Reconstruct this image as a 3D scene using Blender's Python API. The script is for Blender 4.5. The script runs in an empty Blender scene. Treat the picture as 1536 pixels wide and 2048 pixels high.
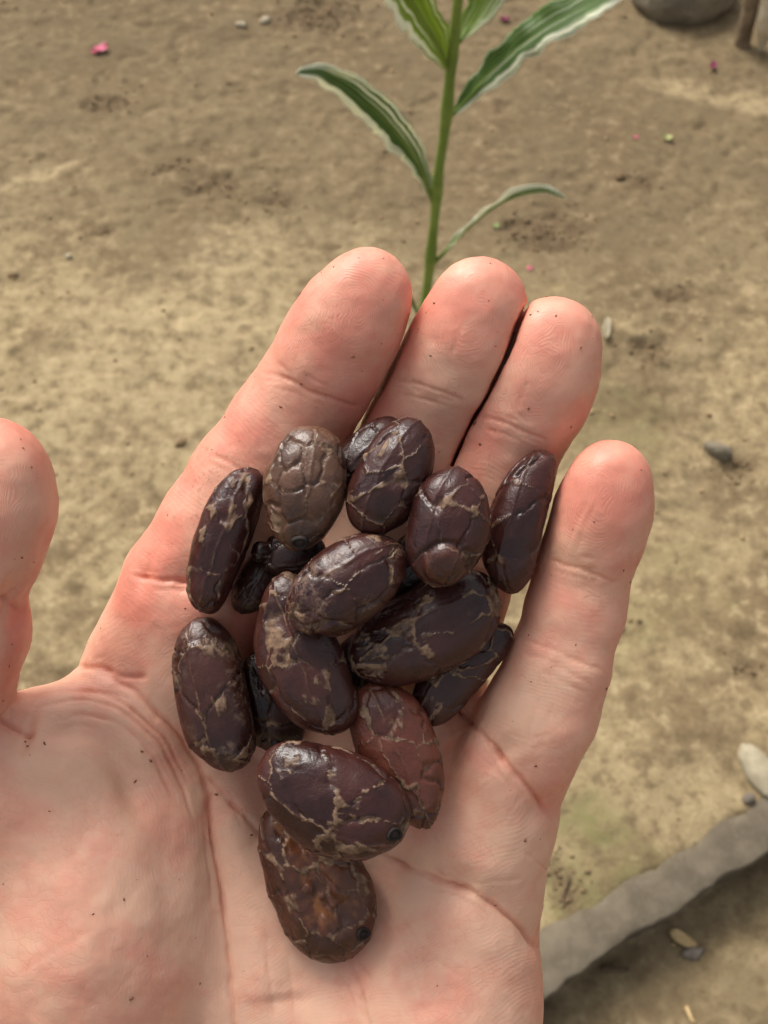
import bpy, bmesh, math, random
import numpy as np
from mathutils import Vector, Matrix

random.seed(7)
RNG = np.random.default_rng(7)
scene = bpy.context.scene
COL = scene.collection

# ------------------------------------------------------------------ camera
F = 2400.0                      # focal length in photograph pixels (1536 x 2048)
CAM_H, PITCH = 1.30, math.radians(55)
cam_d = bpy.data.cameras.new('camera')
cam = bpy.data.objects.new('camera', cam_d); COL.objects.link(cam)
cam.location = (0, 0, CAM_H)
cam.rotation_euler = (math.pi/2 - PITCH, 0, 0)
cam_d.sensor_fit = 'VERTICAL'; cam_d.sensor_height = 36.0; cam_d.sensor_width = 27.0
cam_d.lens = 36.0*F/2048
cam_d.clip_start = 0.005; cam_d.clip_end = 2000
cam_d.dof.use_dof = True
cam_d.dof.focus_distance = 0.195
cam_d.dof.aperture_fstop = (cam_d.lens/1000)/0.0009
scene.camera = cam

# ------------------------------------------------------------------ light
SUN_EL, SUN_AZ = math.radians(50), math.radians(-34)    # azimuth from +Y towards +X
world = bpy.data.worlds.new('World'); scene.world = world
world.use_nodes = True
wn = world.node_tree.nodes; wl = world.node_tree.links
bg = wn['Background']
sky = wn.new('ShaderNodeTexSky'); sky.sky_type = 'NISHITA'; sky.sun_disc = False
sky.sun_elevation = SUN_EL; sky.sun_rotation = SUN_AZ
sky.dust_density = 6.0; sky.air_density = 1.0; sky.ozone_density = 1.0
hs = wn.new('ShaderNodeHueSaturation'); hs.inputs['Saturation'].default_value = 0.25
wl.new(sky.outputs['Color'], hs.inputs['Color'])
wl.new(hs.outputs['Color'], bg.inputs['Color'])
bg.inputs['Strength'].default_value = 0.11
sun_d = bpy.data.lights.new('sun', 'SUN'); sun_d.energy = 1.5; sun_d.angle = math.radians(24)
sun_d.color = (1.0, 0.94, 0.85)
sun = bpy.data.objects.new('sun', sun_d); COL.objects.link(sun)
sdir = Vector((math.sin(SUN_AZ)*math.cos(SUN_EL), math.cos(SUN_AZ)*math.cos(SUN_EL), math.sin(SUN_EL)))
sun.rotation_euler = sdir.to_track_quat('Z', 'Y').to_euler()
scene.view_settings.view_transform = 'Standard'
scene.view_settings.look = 'None'
scene.view_settings.exposure = 0.80
scene.view_settings.gamma = 1.0
scene.render.engine = 'CYCLES'
scene.cycles.max_bounces = 6; scene.cycles.diffuse_bounces = 3; scene.cycles.glossy_bounces = 2; scene.cycles.transmission_bounces = 2

# ------------------------------------------------------------------ coordinates
# The hand and the beans are modelled in a metric frame whose unit U is 1/12 mm,
# origin 200 mm in front of the lens, x right, y up, z towards the lens.
U = 0.2/2400.0
CR = np.array(cam.rotation_euler.to_matrix())
CL = np.array(cam.location)
def L(px, py, z):
    k = (F - z)/F
    return np.array([(px-768)*k, -(py-1024)*k, z], float)
def to_world(p):
    p = np.asarray(p, float)
    q = p.copy(); q[..., 2] = q[..., 2] - 2400.0
    return (q*U) @ CR.T + CL
def ray(px, py):
    d = CR @ np.array([(px-768)/F, -(py-1024)/F, -1.0]); return d
def G(px, py, z=0.0):
    d = ray(px, py); t = (z - CL[2])/d[2]; return CL + d*t
def W(px, py, Y):
    d = ray(px, py); t = Y/d[1]; return CL + d*t

# ------------------------------------------------------------------ numpy noise
def _hash(ix, iy, iz, seed):
    h = (ix.astype(np.int64)*374761393 + iy.astype(np.int64)*668265263 + iz.astype(np.int64)*2147483647 + seed*974634777) & 0xffffffff
    h = ((h ^ (h >> 13))*1274126177) & 0xffffffff
    h = ((h ^ (h >> 15))*2246822519) & 0xffffffff
    return ((h ^ (h >> 16)) & 0xffffff)/float(0xffffff)
def vnoise(p, seed=0):
    p = np.asarray(p, float)
    if p.shape[1] == 2: p = np.c_[p, np.zeros(len(p))]
    i = np.floor(p).astype(np.int64); f = p - i; f = f*f*f*(f*(f*6-15)+10)
    out = 0
    for dx in (0, 1):
        wx = f[:, 0] if dx else 1-f[:, 0]
        for dy in (0, 1):
            wy = f[:, 1] if dy else 1-f[:, 1]
            for dz in (0, 1):
                wz = f[:, 2] if dz else 1-f[:, 2]
                out = out + wx*wy*wz*_hash(i[:, 0]+dx, i[:, 1]+dy, i[:, 2]+dz, seed)
    return out*2-1
def fbm(p, octv=4, seed=0, gain=0.5):
    a, s, t = 1.0, 0, 0
    p = np.asarray(p, float)
    for o in range(octv):
        s = s + a*vnoise(p*(2.03**o)+o*17.3, seed+o); t += a; a *= gain
    return s/t
def sstep(a, b, x):
    t = np.clip((x-a)/(b-a), 0, 1); return t*t*(3-2*t)

# ------------------------------------------------------------------ mesh helpers
def mesh_obj(name, verts, faces, mat=None, parent=None, smooth=True, origin=None, attrs=None, uv=None):
    verts = np.asarray(verts, float)
    if origin is None: origin = np.zeros(3)
    origin = np.asarray(origin, float)
    v = verts - origin
    me = bpy.data.meshes.new(name)
    if isinstance(faces, np.ndarray):
        n, k = faces.shape
        me.vertices.add(len(v)); me.vertices.foreach_set('co', v.astype(np.float32).ravel())
        me.loops.add(n*k); me.loops.foreach_set('vertex_index', faces.astype(np.int32).ravel())
        me.polygons.add(n); me.polygons.foreach_set('loop_start', np.arange(0, n*k, k, dtype=np.int32))
        me.update(calc_edges=True)
    else:
        me.from_pydata([tuple(x) for x in v], [], [tuple(f) for f in faces]); me.update()
    if smooth: me.polygons.foreach_set('use_smooth', np.ones(len(me.polygons), dtype=bool))
    if attrs:
        for k_, a in attrs.items():
            at = me.attributes.new(k_, 'FLOAT', 'POINT'); at.data.foreach_set('value', np.asarray(a, np.float32))
    if uv is not None:
        ul = me.uv_layers.new(name='UVMap')
        li = np.zeros(len(me.loops), dtype=np.int32); me.loops.foreach_get('vertex_index', li)
        ul.data.foreach_set('uv', np.asarray(uv, np.float32)[li].ravel())
    if mat: me.materials.append(mat)
    o = bpy.data.objects.new(name, me); COL.objects.link(o)
    if parent is not None:
        o.parent = parent
        o.location = Vector(origin) - parent.location
    else:
        o.location = origin
    return o
def tag(o, label=None, cat=None, group=None, kind=None):
    if label: o['label'] = label
    if cat: o['category'] = cat
    if group: o['group'] = group
    if kind: o['kind'] = kind
    return o
def empty(name, loc):
    o = bpy.data.objects.new(name, None); COL.objects.link(o); o.location = loc; o.empty_display_size = 0.02
    return o

# ------------------------------------------------------------------ node helpers
class NT:
    def __init__(s, name):
        s.m = bpy.data.materials.new(name); s.m.use_nodes = True
        s.t = s.m.node_tree; s.b = s.t.nodes['Principled BSDF']
    def n(s, typ, **kw):
        nd = s.t.nodes.new(typ)
        for k, v in kw.items():
            if k.startswith('i_'):
                key = k[2:]; key = int(key) if key.isdigit() else key.replace('_', ' ')
                s.set(nd.inputs[key], v)
            else: setattr(nd, k, v)
        return nd
    def set(s, inp, v):
        if hasattr(v, 'is_output') or isinstance(v, bpy.types.NodeSocket): s.t.links.new(v, inp)
        else:
            if isinstance(v, tuple) and len(v) == 3 and inp.type == 'RGBA': v = v + (1.0,)
            inp.default_value = v
    def attr(s, name): return s.n('ShaderNodeAttribute', attribute_name=name).outputs['Fac']
    def math(s, op, a, b=None, c=None, clamp=False):
        nd = s.n('ShaderNodeMath', operation=op, use_clamp=clamp); s.set(nd.inputs[0], a)
        if b is not None: s.set(nd.inputs[1], b)
        if c is not None: s.set(nd.inputs[2], c)
        return nd.outputs[0]
    def mix(s, fac, a, b, blend='MIX'):
        nd = s.n('ShaderNodeMix', data_type='RGBA', blend_type=blend)
        s.set(nd.inputs[0], fac); s.set(nd.inputs[6], a); s.set(nd.inputs[7], b); return nd.outputs[2]
    def ramp(s, x, a, b, lo=0.0, hi=1.0, smooth=True):
        nd = s.n('ShaderNodeMapRange', interpolation_type='SMOOTHSTEP' if smooth else 'LINEAR')
        s.set(nd.inputs[0], x); s.set(nd.inputs[1], a); s.set(nd.inputs[2], b); s.set(nd.inputs[3], lo); s.set(nd.inputs[4], hi)
        return nd.outputs[0]
    def noise(s, scale, detail=4, rough=0.5, vec=None, dist=0.0):
        nd = s.n('ShaderNodeTexNoise'); nd.inputs['Scale'].default_value = scale
        nd.inputs['Detail'].default_value = detail; nd.inputs['Roughness'].default_value = rough
        nd.inputs['Distortion'].default_value = dist
        s.t.links.new(vec if vec is not None else s.obj(), nd.inputs['Vector']); return nd.outputs['Fac']
    def obj(s):
        if not hasattr(s, '_tc'): s._tc = s.n('ShaderNodeTexCoord')
        return s._tc.outputs['Object']
    def scaled(s, vec, sc):
        nd = s.n('ShaderNodeMapping'); s.t.links.new(vec, nd.inputs['Vector']); nd.inputs['Scale'].default_value = sc
        return nd.outputs[0]
    def bump(s, h, dist, strength=1.0, prev=None):
        nd = s.n('ShaderNodeBump'); nd.inputs['Distance'].default_value = dist; nd.inputs['Strength'].default_value = strength
        s.t.links.new(h, nd.inputs['Height'])
        if prev is not None: s.t.links.new(prev, nd.inputs['Normal'])
        return nd.outputs[0]
    def out(s, **kw):
        for k, v in kw.items(): s.set(s.b.inputs[k.replace('_', ' ')], v)
        return s.m

def mat_skin():
    t = NT('skin')
    red, cre, amp, ph, spk = t.attr('red'), t.attr('crease'), t.attr('ridge_amp'), t.attr('ridge_phase'), t.attr('dust')
    n1 = t.noise(45, 4, 0.6); n2 = t.noise(160, 3, 0.6); n3 = t.noise(900, 3, 0.6)
    blot = t.math('ADD', t.ramp(n1, 0.33, 0.68, -0.30, 0.32), t.ramp(n2, 0.35, 0.7, -0.16, 0.18))
    r = t.math('ADD', red, blot, clamp=True)
    col = t.mix(r, (0.70, 0.408, 0.282), (0.65, 0.235, 0.165))
    yel = t.ramp(t.noise(70, 3, 0.5), 0.5, 0.75, 0, 0.35)
    col = t.mix(yel, col, (0.62, 0.385, 0.245))
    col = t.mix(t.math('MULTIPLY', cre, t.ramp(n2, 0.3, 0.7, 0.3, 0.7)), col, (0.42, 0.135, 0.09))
    s = t.math('SINE', ph)
    col = t.mix(t.math('MULTIPLY', t.math('MULTIPLY_ADD', s, 0.5, 0.5), t.math('MULTIPLY', amp, 0.05)), col, (0.50, 0.20, 0.145))
    wv_ = t.n('ShaderNodeVectorMath', operation='MULTIPLY_ADD'); nz = t.n('ShaderNodeTexNoise'); nz.inputs['Scale'].default_value = 140; nz.inputs['Detail'].default_value = 3; t.t.links.new(t.obj(), nz.inputs['Vector'])
    t.t.links.new(nz.outputs['Color'], wv_.inputs[0]); wv_.inputs[1].default_value = (0.006, 0.006, 0.006); t.t.links.new(t.obj(), wv_.inputs[2])
    lines = None
    for sc_, th in (((190, 420, 300), 0.05), ((520, 260, 400), 0.06)):
        vv = t.n('ShaderNodeTexVoronoi', feature='DISTANCE_TO_EDGE'); vv.inputs['Scale'].default_value = 1.0
        t.t.links.new(t.scaled(wv_.outputs[0], sc_), vv.inputs['Vector']); ln = t.ramp(vv.outputs['Distance'], 0.0, th, 1.0, 0.0)
        lines = ln if lines is None else t.math('MAXIMUM', lines, ln)
    lines = t.math('MULTIPLY', lines, t.ramp(t.noise(85, 3, 0.6), 0.38, 0.62, 0.1, 1.0))
    col = t.mix(t.math('MULTIPLY', lines, 0.11), col, (0.52, 0.19, 0.13))
    dusty = t.math('MULTIPLY', spk, t.ramp(t.noise(1300, 2, 0.7), 0.52, 0.66))
    col = t.mix(t.math('MULTIPLY', dusty, 0.4), col, (0.22, 0.09, 0.045))
    nrm = t.bump(t.math('MULTIPLY', s, amp), 0.000016, 0.7)
    nrm = t.bump(n3, 0.00014, 0.45, nrm)
    nrm = t.bump(t.math('SUBTRACT', 1.0, lines), 0.00004, 0.5, nrm)
    t.b.subsurface_method = 'BURLEY'
    return t.out(Base_Color=col, Roughness=t.ramp(n2, 0.3, 0.7, 0.44, 0.60), Normal=nrm, Subsurface_Weight=0.5,
                 Subsurface_Radius=(1.0, 0.34, 0.18), Subsurface_Scale=0.0028, Specular_IOR_Level=0.38)

def mat_bean():
    t = NT('cacao_shell')
    oi = t.n('ShaderNodeObjectInfo')
    base = oi.outputs['Color']; rnd = oi.outputs['Random']
    tan, pl, wear = t.attr('tan'), t.attr('plate'), t.attr('wear')
    n1 = t.noise(160, 4, 0.6); n2 = t.noise(700, 4, 0.65); n3 = t.noise(2600, 3, 0.6)
    dark = t.mix(1.0, base, (0.50, 0.46, 0.50), 'MULTIPLY')
    lite = t.mix(1.0, base, (1.25, 1.15, 1.1), 'MULTIPLY')
    col = t.mix(t.ramp(t.math('ADD', t.math('MULTIPLY', n1, 0.85), t.math('MULTIPLY', pl, 0.2)), 0.3, 0.72), dark, lite)
    col = t.mix(t.ramp(n2, 0.5, 0.75, 0, 0.35), col, base)
    w = t.math('MULTIPLY', wear, t.ramp(t.math('ADD', n2, t.math('MULTIPLY', n3, 0.5)), 0.68, 0.90))
    col = t.mix(t.math('MULTIPLY', w, 0.75), col, (0.155, 0.095, 0.068))
    tf = t.math('MULTIPLY', t.ramp(t.math('ADD', tan, t.math('MULTIPLY', t.math('SUBTRACT', n2, 0.5), 0.40)), 0.22, 0.72), 0.9)
    tcol = t.mix(t.ramp(n2, 0.35, 0.65), (0.105, 0.056, 0.030), (0.235, 0.145, 0.085))
    org = t.math('MULTIPLY', t.attr('orange'), t.ramp(n2, 0.36, 0.58))
    col = t.mix(org, col, (0.20, 0.075, 0.022))
    col = t.mix(tf, col, tcol)
    # fine wrinkles
    st = t.scaled(t.obj(), (700, 700, 700))
    wr = t.n('ShaderNodeTexNoise'); wr.inputs['Scale'].default_value = 1.0; wr.inputs['Detail'].default_value = 5; wr.inputs['Distortion'].default_value = 1.6
    t.t.links.new(st, wr.inputs['Vector'])
    nrm = t.bump(wr.outputs['Fac'], 0.00018, 0.5)
    nrm = t.bump(n3, 0.0001, 0.5, nrm)
    nrm = t.bump(tf, 0.00012, 0.7, nrm)
    ro = t.math('ADD', t.ramp(n1, 0.3, 0.7, 0.25, 0.40), t.math('MULTIPLY', tf, 0.35))
    return t.out(Base_Color=col, Roughness=ro, Normal=nrm, Specular_IOR_Level=0.45)

def mat_ground():
    t = NT('packed_dirt')
    damp, moss, clod = t.attr('damp'), t.attr('moss'), t.attr('clod')
    n0 = t.noise(2.2, 5, 0.6); n1 = t.noise(9, 6, 0.65); n2 = t.noise(42, 6, 0.7); n3 = t.noise(240, 4, 0.7)
    mixv = t.math('ADD', t.math('MULTIPLY', n0, 0.45), t.math('MULTIPLY', n1, 0.55))
    col = t.mix(t.ramp(mixv, 0.40, 0.60), (0.20, 0.143, 0.083), (0.345, 0.265, 0.155))
    col = t.mix(t.ramp(n2, 0.5, 0.66, 0, 0.75), col, (0.44, 0.345, 0.21))
    col = t.mix(t.ramp(n2, 0.5, 0.35, 0, 0.8), col, (0.135, 0.096, 0.055))
    col = t.mix(t.ramp(n3, 0.54, 0.66, 0, 0.7), col, (0.135, 0.09, 0.05))
    col = t.mix(t.ramp(n3, 0.42, 0.28, 0, 0.35), col, (0.48, 0.37, 0.23))
    col = t.mix(t.math('MULTIPLY', moss, t.ramp(n2, 0.35, 0.65, 0.15, 0.85)), col, (0.135, 0.135, 0.05))
    col = t.mix(t.math('MULTIPLY', damp, t.ramp(n1, 0.3, 0.7, 0.45, 0.95)), col, (0.125, 0.090, 0.054))
    col = t.mix(t.math('MULTIPLY', clod, t.ramp(n3, 0.35, 0.6, 0.45, 0.85)), col, (0.115, 0.078, 0.047))
    col = t.mix(t.math('MULTIPLY', t.attr('silt'), t.ramp(n2, 0.3, 0.65, 0.1, 0.55)), col, (0.42, 0.33, 0.205))
    col = t.mix(1.0, col, (0.93, 0.925, 0.86), 'MULTIPLY')
    nrm = t.bump(n2, 0.0045, 0.5); nrm = t.bump(n3, 0.0022, 0.6, nrm)
    return t.out(Base_Color=col, Roughness=0.95, Normal=nrm, Specular_IOR_Level=0.15)

def mat_simple(name, c1, c2, scale, rough=0.85, bump=0.001, spec=0.3, c3=None):
    t = NT(name)
    n1 = t.noise(scale, 5, 0.65); n2 = t.noise(scale*6, 4, 0.65)
    col = t.mix(t.ramp(n1, 0.35, 0.66), c1, c2)
    if c3: col = t.mix(t.ramp(n2, 0.52, 0.7, 0, 0.7), col, c3)
    nrm = t.bump(n1, bump, 0.5); nrm = t.bump(n2, bump*0.35, 0.5, nrm)
    return t.out(Base_Color=col, Roughness=rough, Normal=nrm, Specular_IOR_Level=spec)

def mat_leaf():
    t = NT('variegated_leaf')
    uvn = t.n('ShaderNodeUVMap'); uv = uvn.outputs[0]
    sep = t.n('ShaderNodeSeparateXYZ'); t.t.links.new(uv, sep.inputs[0])
    oi = t.n('ShaderNodeObjectInfo')
    u = sep.outputs[0]; a = t.math('ABSOLUTE', t.math('MULTIPLY_ADD', u, 2.0, -1.0))
    mp = t.n('ShaderNodeMapping'); t.t.links.new(uv, mp.inputs['Vector']); mp.inputs['Scale'].default_value = (13, 0.8, 1)
    off = t.n('ShaderNodeCombineXYZ'); t.set(off.inputs[0], t.math('MULTIPLY', oi.outputs['Random'], 40.0)); t.t.links.new(off.outputs[0], mp.inputs['Location'])
    st = t.n('ShaderNodeTexNoise'); st.inputs['Scale'].default_value = 1.0; st.inputs['Detail'].default_value = 3; t.t.links.new(mp.outputs[0], st.inputs['Vector'])
    wh = t.attr('white')
    val = t.math('ADD', t.math('MULTIPLY', wh, 0.57), t.math('MULTIPLY', t.math('SUBTRACT', st.outputs['Fac'], 0.5), 2.6))
    f = t.ramp(val, 0.30, 0.42)
    gn = t.mix(t.ramp(st.outputs['Fac'], 0.3, 0.7), (0.085, 0.165, 0.036), (0.18, 0.31, 0.065))
    gn = t.mix(1.0, gn, oi.outputs['Color'], 'MULTIPLY')
    col = t.mix(f, gn, (0.86, 0.86, 0.68))
    vein = t.n('ShaderNodeTexWave', wave_type='BANDS', bands_direction='X'); vein.inputs['Scale'].default_value = 14; vein.inputs['Distortion'].default_value = 0.6
    t.t.links.new(uv, vein.inputs['Vector'])
    nrm = t.bump(vein.outputs['Fac'], 0.0006, 0.35)
    t.out(Base_Color=col, Roughness=0.42, Normal=nrm, Specular_IOR_Level=0.4)
    tr = t.n('ShaderNodeBsdfTranslucent'); t.set(tr.inputs['Color'], col)
    mx = t.n('ShaderNodeMixShader'); mx.inputs[0].default_value = 0.4
    t.t.links.new(t.b.outputs[0], mx.inputs[1]); t.t.links.new(tr.outputs[0], mx.inputs[2])
    t.t.links.new(mx.outputs[0], t.t.nodes['Material Output'].inputs['Surface'])
    return t.m

M_SKIN, M_BEAN, M_GROUND, M_LEAF = mat_skin(), mat_bean(), mat_ground(), mat_leaf()
M_STEM = mat_simple('green_stem', (0.13, 0.20, 0.03), (0.21, 0.29, 0.055), 30, 0.45, 0.0006, 0.4)
M_CONC = mat_simple('weathered_concrete', (0.108, 0.087, 0.059), (0.16, 0.13, 0.091), 26, 0.92, 0.0018, 0.2, (0.16, 0.135, 0.10))
M_STONE = mat_simple('grey_stone', (0.15, 0.125, 0.085), (0.235, 0.195, 0.135), 12, 0.85, 0.004, 0.25, (0.11, 0.09, 0.06))
M_PALE = mat_simple('pale_stone', (0.30, 0.255, 0.17), (0.41, 0.355, 0.245), 60, 0.85, 0.003, 0.25, (0.22, 0.175, 0.11))
M_WOOD = mat_simple('weathered_wood', (0.14, 0.10, 0.06), (0.26, 0.19, 0.12), 35, 0.9, 0.003, 0.2)
M_BAMB = mat_simple('pale_bamboo', (0.50, 0.41, 0.27), (0.66, 0.58, 0.42), 40, 0.7, 0.002, 0.3, (0.30, 0.20, 0.09))
M_PETAL = mat_simple('pink_petal', (0.50, 0.07, 0.14), (0.60, 0.20, 0.26), 120, 0.6, 0.001)
M_PETAL2 = mat_simple('magenta_petal', (0.17, 0.02, 0.06), (0.25, 0.04, 0.09), 120, 0.6, 0.001)
M_YG = mat_simple('yellow_green_leaf_bit', (0.28, 0.29, 0.10), (0.38, 0.37, 0.16), 150, 0.6, 0.001)
M_GREENBIT = mat_simple('green_leaf_bit', (0.16, 0.22, 0.06), (0.24, 0.29, 0.10), 150, 0.6, 0.001)
M_HUSK = mat_simple('straw_husk', (0.46, 0.31, 0.13), (0.62, 0.46, 0.24), 300, 0.7, 0.001)
M_CRUMB = mat_simple('soil_crumb', (0.20, 0.135, 0.072), (0.36, 0.26, 0.14), 60, 0.95, 0.002, 0.15)
M_DCRUMB = mat_simple('dark_soil_crumb', (0.12, 0.08, 0.044), (0.22, 0.15, 0.082), 60, 0.95, 0.002, 0.15)
M_BLUE = mat_simple('grey_pebble', (0.13, 0.105, 0.08), (0.20, 0.17, 0.135), 120, 0.8, 0.001)
M_TWIG = mat_simple('dark_twig', (0.07, 0.045, 0.025), (0.14, 0.095, 0.055), 150, 0.9, 0.001)
M_DUST = mat_simple('shell_dust', (0.20, 0.08, 0.045), (0.30, 0.14, 0.08), 900, 0.9, 0.0002)
M_SCAR = mat_simple('seed_scar', (0.012, 0.008, 0.007), (0.03, 0.02, 0.017), 700, 0.7, 0.0002)

# ================================================================== ground
KA, KB = G(1088, 1935)[:2], G(1536, 1640)[:2]          # along the middle of the concrete edging
kd = (KB-KA)/np.linalg.norm(KB-KA); kn = np.array([kd[1], -kd[0]])   # kn points to the lower side
def kcoord(P):
    q = P[:, :2]-KA; return q@kd, q@kn
def kedge(s, side):
    s = np.asarray(s, float); p = np.c_[s*7.0, np.full_like(s, 3.7+side*5)]
    w = 0.0265 + 0.007*fbm(p, 3, 50+side) + (0.007*fbm(p*4, 4, 60+side) if side else 0.009*fbm(p*5, 4, 66))
    return w if side else w*0.95
def blob(P, px, py, rx, ry, ang=0, seed=0, thr=0.1, fs=26.0):
    c = G(px, py)[:2]; q = P[:, :2]-c; ca, sa = math.cos(ang), math.sin(ang)
    u = (q[:, 0]*ca+q[:, 1]*sa)/rx; v = (-q[:, 0]*sa+q[:, 1]*ca)/ry
    d = np.sqrt(u*u+v*v)
    m = d < 2.2
    o = np.zeros(len(P))
    if m.any(): o[m] = sstep(-0.1, 0.8, 1.0-d[m]+0.9*fbm(P[m, :2]*fs, 5, seed))
    return o
CLODS = [(1085, 460, .075, .06, 0), (540, 405, .07, .035, .5), (640, 22, .09, .07, .2), (420, 375, .06, .02, .5), (1290, 365, .03, .03, 0),
         (225, 210, .05, .03, .2), (330, 345, .05, .018, .6), (1240, 1265, .03, .025, 0), (1350, 590, .03, .016, 0), (200, 470, .04, .015, .3),
         (1130, 1790, .03, .06, 0.3), (1490, 1330, .03, .02, 0), (1290, 700, .05, .03, .2), (1460, 930, .05, .03, .1)]
def ground_height(P):
    x = P[:, :2]
    h = 0.010*fbm(x*2.2, 3, 3) + 0.0035*fbm(x*9, 4, 11) + 0.0022*fbm(x*38, 3, 21)
    pit = fbm(x*24, 3, 31); h = h - 0.004*sstep(0.3, 0.55, pit) + 0.0025*sstep(0.3, 0.6, fbm(x*30, 3, 41))
    for i, (px, py, rx, ry, a) in enumerate(CLODS):
        b = blob(P, px, py, rx, ry, a, 70+i)
        h = h + b*(0.009*fbm(x*60, 3, 90+i)-0.003)
    s, n = kcoord(P)
    near = sstep(0.16, 0.045, np.abs(n))*(np.abs(s) < 3); h = h*(1-0.85*near) + near*(0.0045*fbm(x*26, 4, 79)+0.002-0.010*sstep(-0.028, -0.010, n+0.016*fbm(x*20, 3, 80)))
    low = sstep(-0.01, 0.02, n)
    h = h - 0.055*low + low*0.006*fbm(x*16, 4, 77)
    return h
def nonuni(lo, hi, step, far):
    c = list(np.arange(lo, hi+1e-9, step)); s = step; a = []
    x = hi
    while x < far: s *= 1.35; x += s; a.append(x)
    s = step; x = lo; b = []
    while x > -far: s *= 1.35; x -= s; b.append(x)
    return np.array(b[::-1]+c+a)
gx = nonuni(-0.95, 0.95, 0.0055, 400); gy = nonuni(0.05, 2.45, 0.0055, 400)
GX, GY = np.meshgrid(gx, gy, indexing='ij'); P = np.c_[GX.ravel(), GY.ravel(), np.zeros(GX.size)]
P[:, 2] = ground_height(P)
ni, nj = len(gx), len(gy)
idx = np.arange(ni*nj).reshape(ni, nj)
fc = np.stack([idx[:-1, :-1], idx[1:, :-1], idx[1:, 1:], idx[:-1, 1:]], -1).reshape(-1, 4)
damp = 0.45*sstep(0.1, 0.5, fbm(P[:, :2]*1.6, 4, 5)); moss = np.zeros(len(P)); clod = np.zeros(len(P))
for i, c in enumerate(CLODS): clod = np.maximum(clod, 0.8*blob(P, *c, 70+i))
for i, (px, py, rx, ry, k) in enumerate([(620, 150, .45, .16, .6), (1050, 180, .45, .20, .6), (1250, 480, .35, .16, .5), (250, 480, .22, .06, .45), (1300, 760, .25, .12, .5),
        (1440, 1000, .12, .07, .6), (1330, 1960, .3, .09, .85), (1480, 80, .2, .10, .55)]):
    damp = np.maximum(damp, k*blob(P, px, py, rx, ry, 0.1, 120+i, fs=8.0))
for i, (px, py, rx, ry, k) in enumerate([(1200, 850, .12, .10, .5), (1180, 1660, .07, .08, .95), (1160, 1780, .06, .06, .8), (1290, 1250, .10, .07, .4), (1250, 780, .06, .05, .5), (1350, 1120, .1, .05, .35)]):
    moss = np.maximum(moss, k*blob(P, px, py, rx, ry, 0.1, 140+i, fs=14.0))
lightm = np.maximum(blob(P, 70, 358, .10, .018, .55, 171, fs=12), 0.8*blob(P, 1440, 200, .22, .03, -.35, 172, fs=9)); lightm = np.maximum(lightm, .9*blob(P, 250, 720, .34, .26, .3, 173, fs=5))
damp = np.maximum(damp, 0.9*sstep(0.95, 1.7, P[:, 1]+0.28*fbm(P[:, :2]*3.2, 4, 131)+0.22*P[:, 0]))
s_, n_ = kcoord(P); damp = np.maximum(damp, 0.55*sstep(0.0, 0.03, n_)*(np.abs(s_) < 3))  # shadow on the lower ground below the edging, painted into the soil colour
damp = damp*(1-0.9*lightm)
ground = mesh_obj('ground', P, fc, M_GROUND, attrs={'damp': damp, 'moss': moss, 'clod': clod, 'silt': lightm})
tag(ground, 'bare packed tan dirt ground with damp and crumbly patches', 'ground', kind='structure')
def gz(x, y): return float(ground_height(np.array([[x, y, 0.0]]))[0])
def gpt(px, py):
    p = G(px, py)
    for _ in range(3): p = G(px, py, gz(p[0], p[1]))
    return p

# concrete edging: rough strip, flush with the upper ground
ss = np.arange(-0.9, 1.6, 0.008); ring = []
rows = []
for side_pts in range(1):
    wu, wl_ = kedge(ss, 0), kedge(ss, 1)
    prof = []
    for s, a, b in zip(ss, wu, wl_):
        c = KA + kd*s
        zt = 0.006 + 0.001*fbm(np.array([[s*5, 1.0]]), 3, 8)[0]
        row = []
        for t_, dz in ((-a-0.004, -0.05), (-a, -0.003), (-a*0.9, 0.0), (-a*0.3, 0.001), (b*0.3, 0.001), (b*0.9, 0.0006), (b*0.97, -0.0006), (b, -0.005), (b-0.004, -0.03), (b-0.010, -0.09), (0, -0.1)):
            q = c + kn*t_
            row.append((q[0], q[1], zt+dz+0.0006*fbm(np.array([[q[0]*40, q[1]*40]]), 3, 9)[0]))
        rows.append(row)
rows = np.array(rows); nr, nc = rows.shape[:2]
ii = np.arange(nr*nc).reshape(nr, nc)
kf = [(ii[i, j], ii[i, (j+1) % nc], ii[i+1, (j+1) % nc], ii[i+1, j]) for i in range(nr-1) for j in range(nc)]
kf += [tuple(ii[0, ::-1]), tuple(ii[-1])]
ko = mesh_obj('concrete_edging', rows.reshape(-1, 3), [tuple(map(int, f))[::-1] for f in kf], M_CONC, origin=(KA[0], KA[1], 0))
tag(ko, 'flat grey concrete edging strip with a ragged edge above lower dirt', 'kerb')

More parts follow.
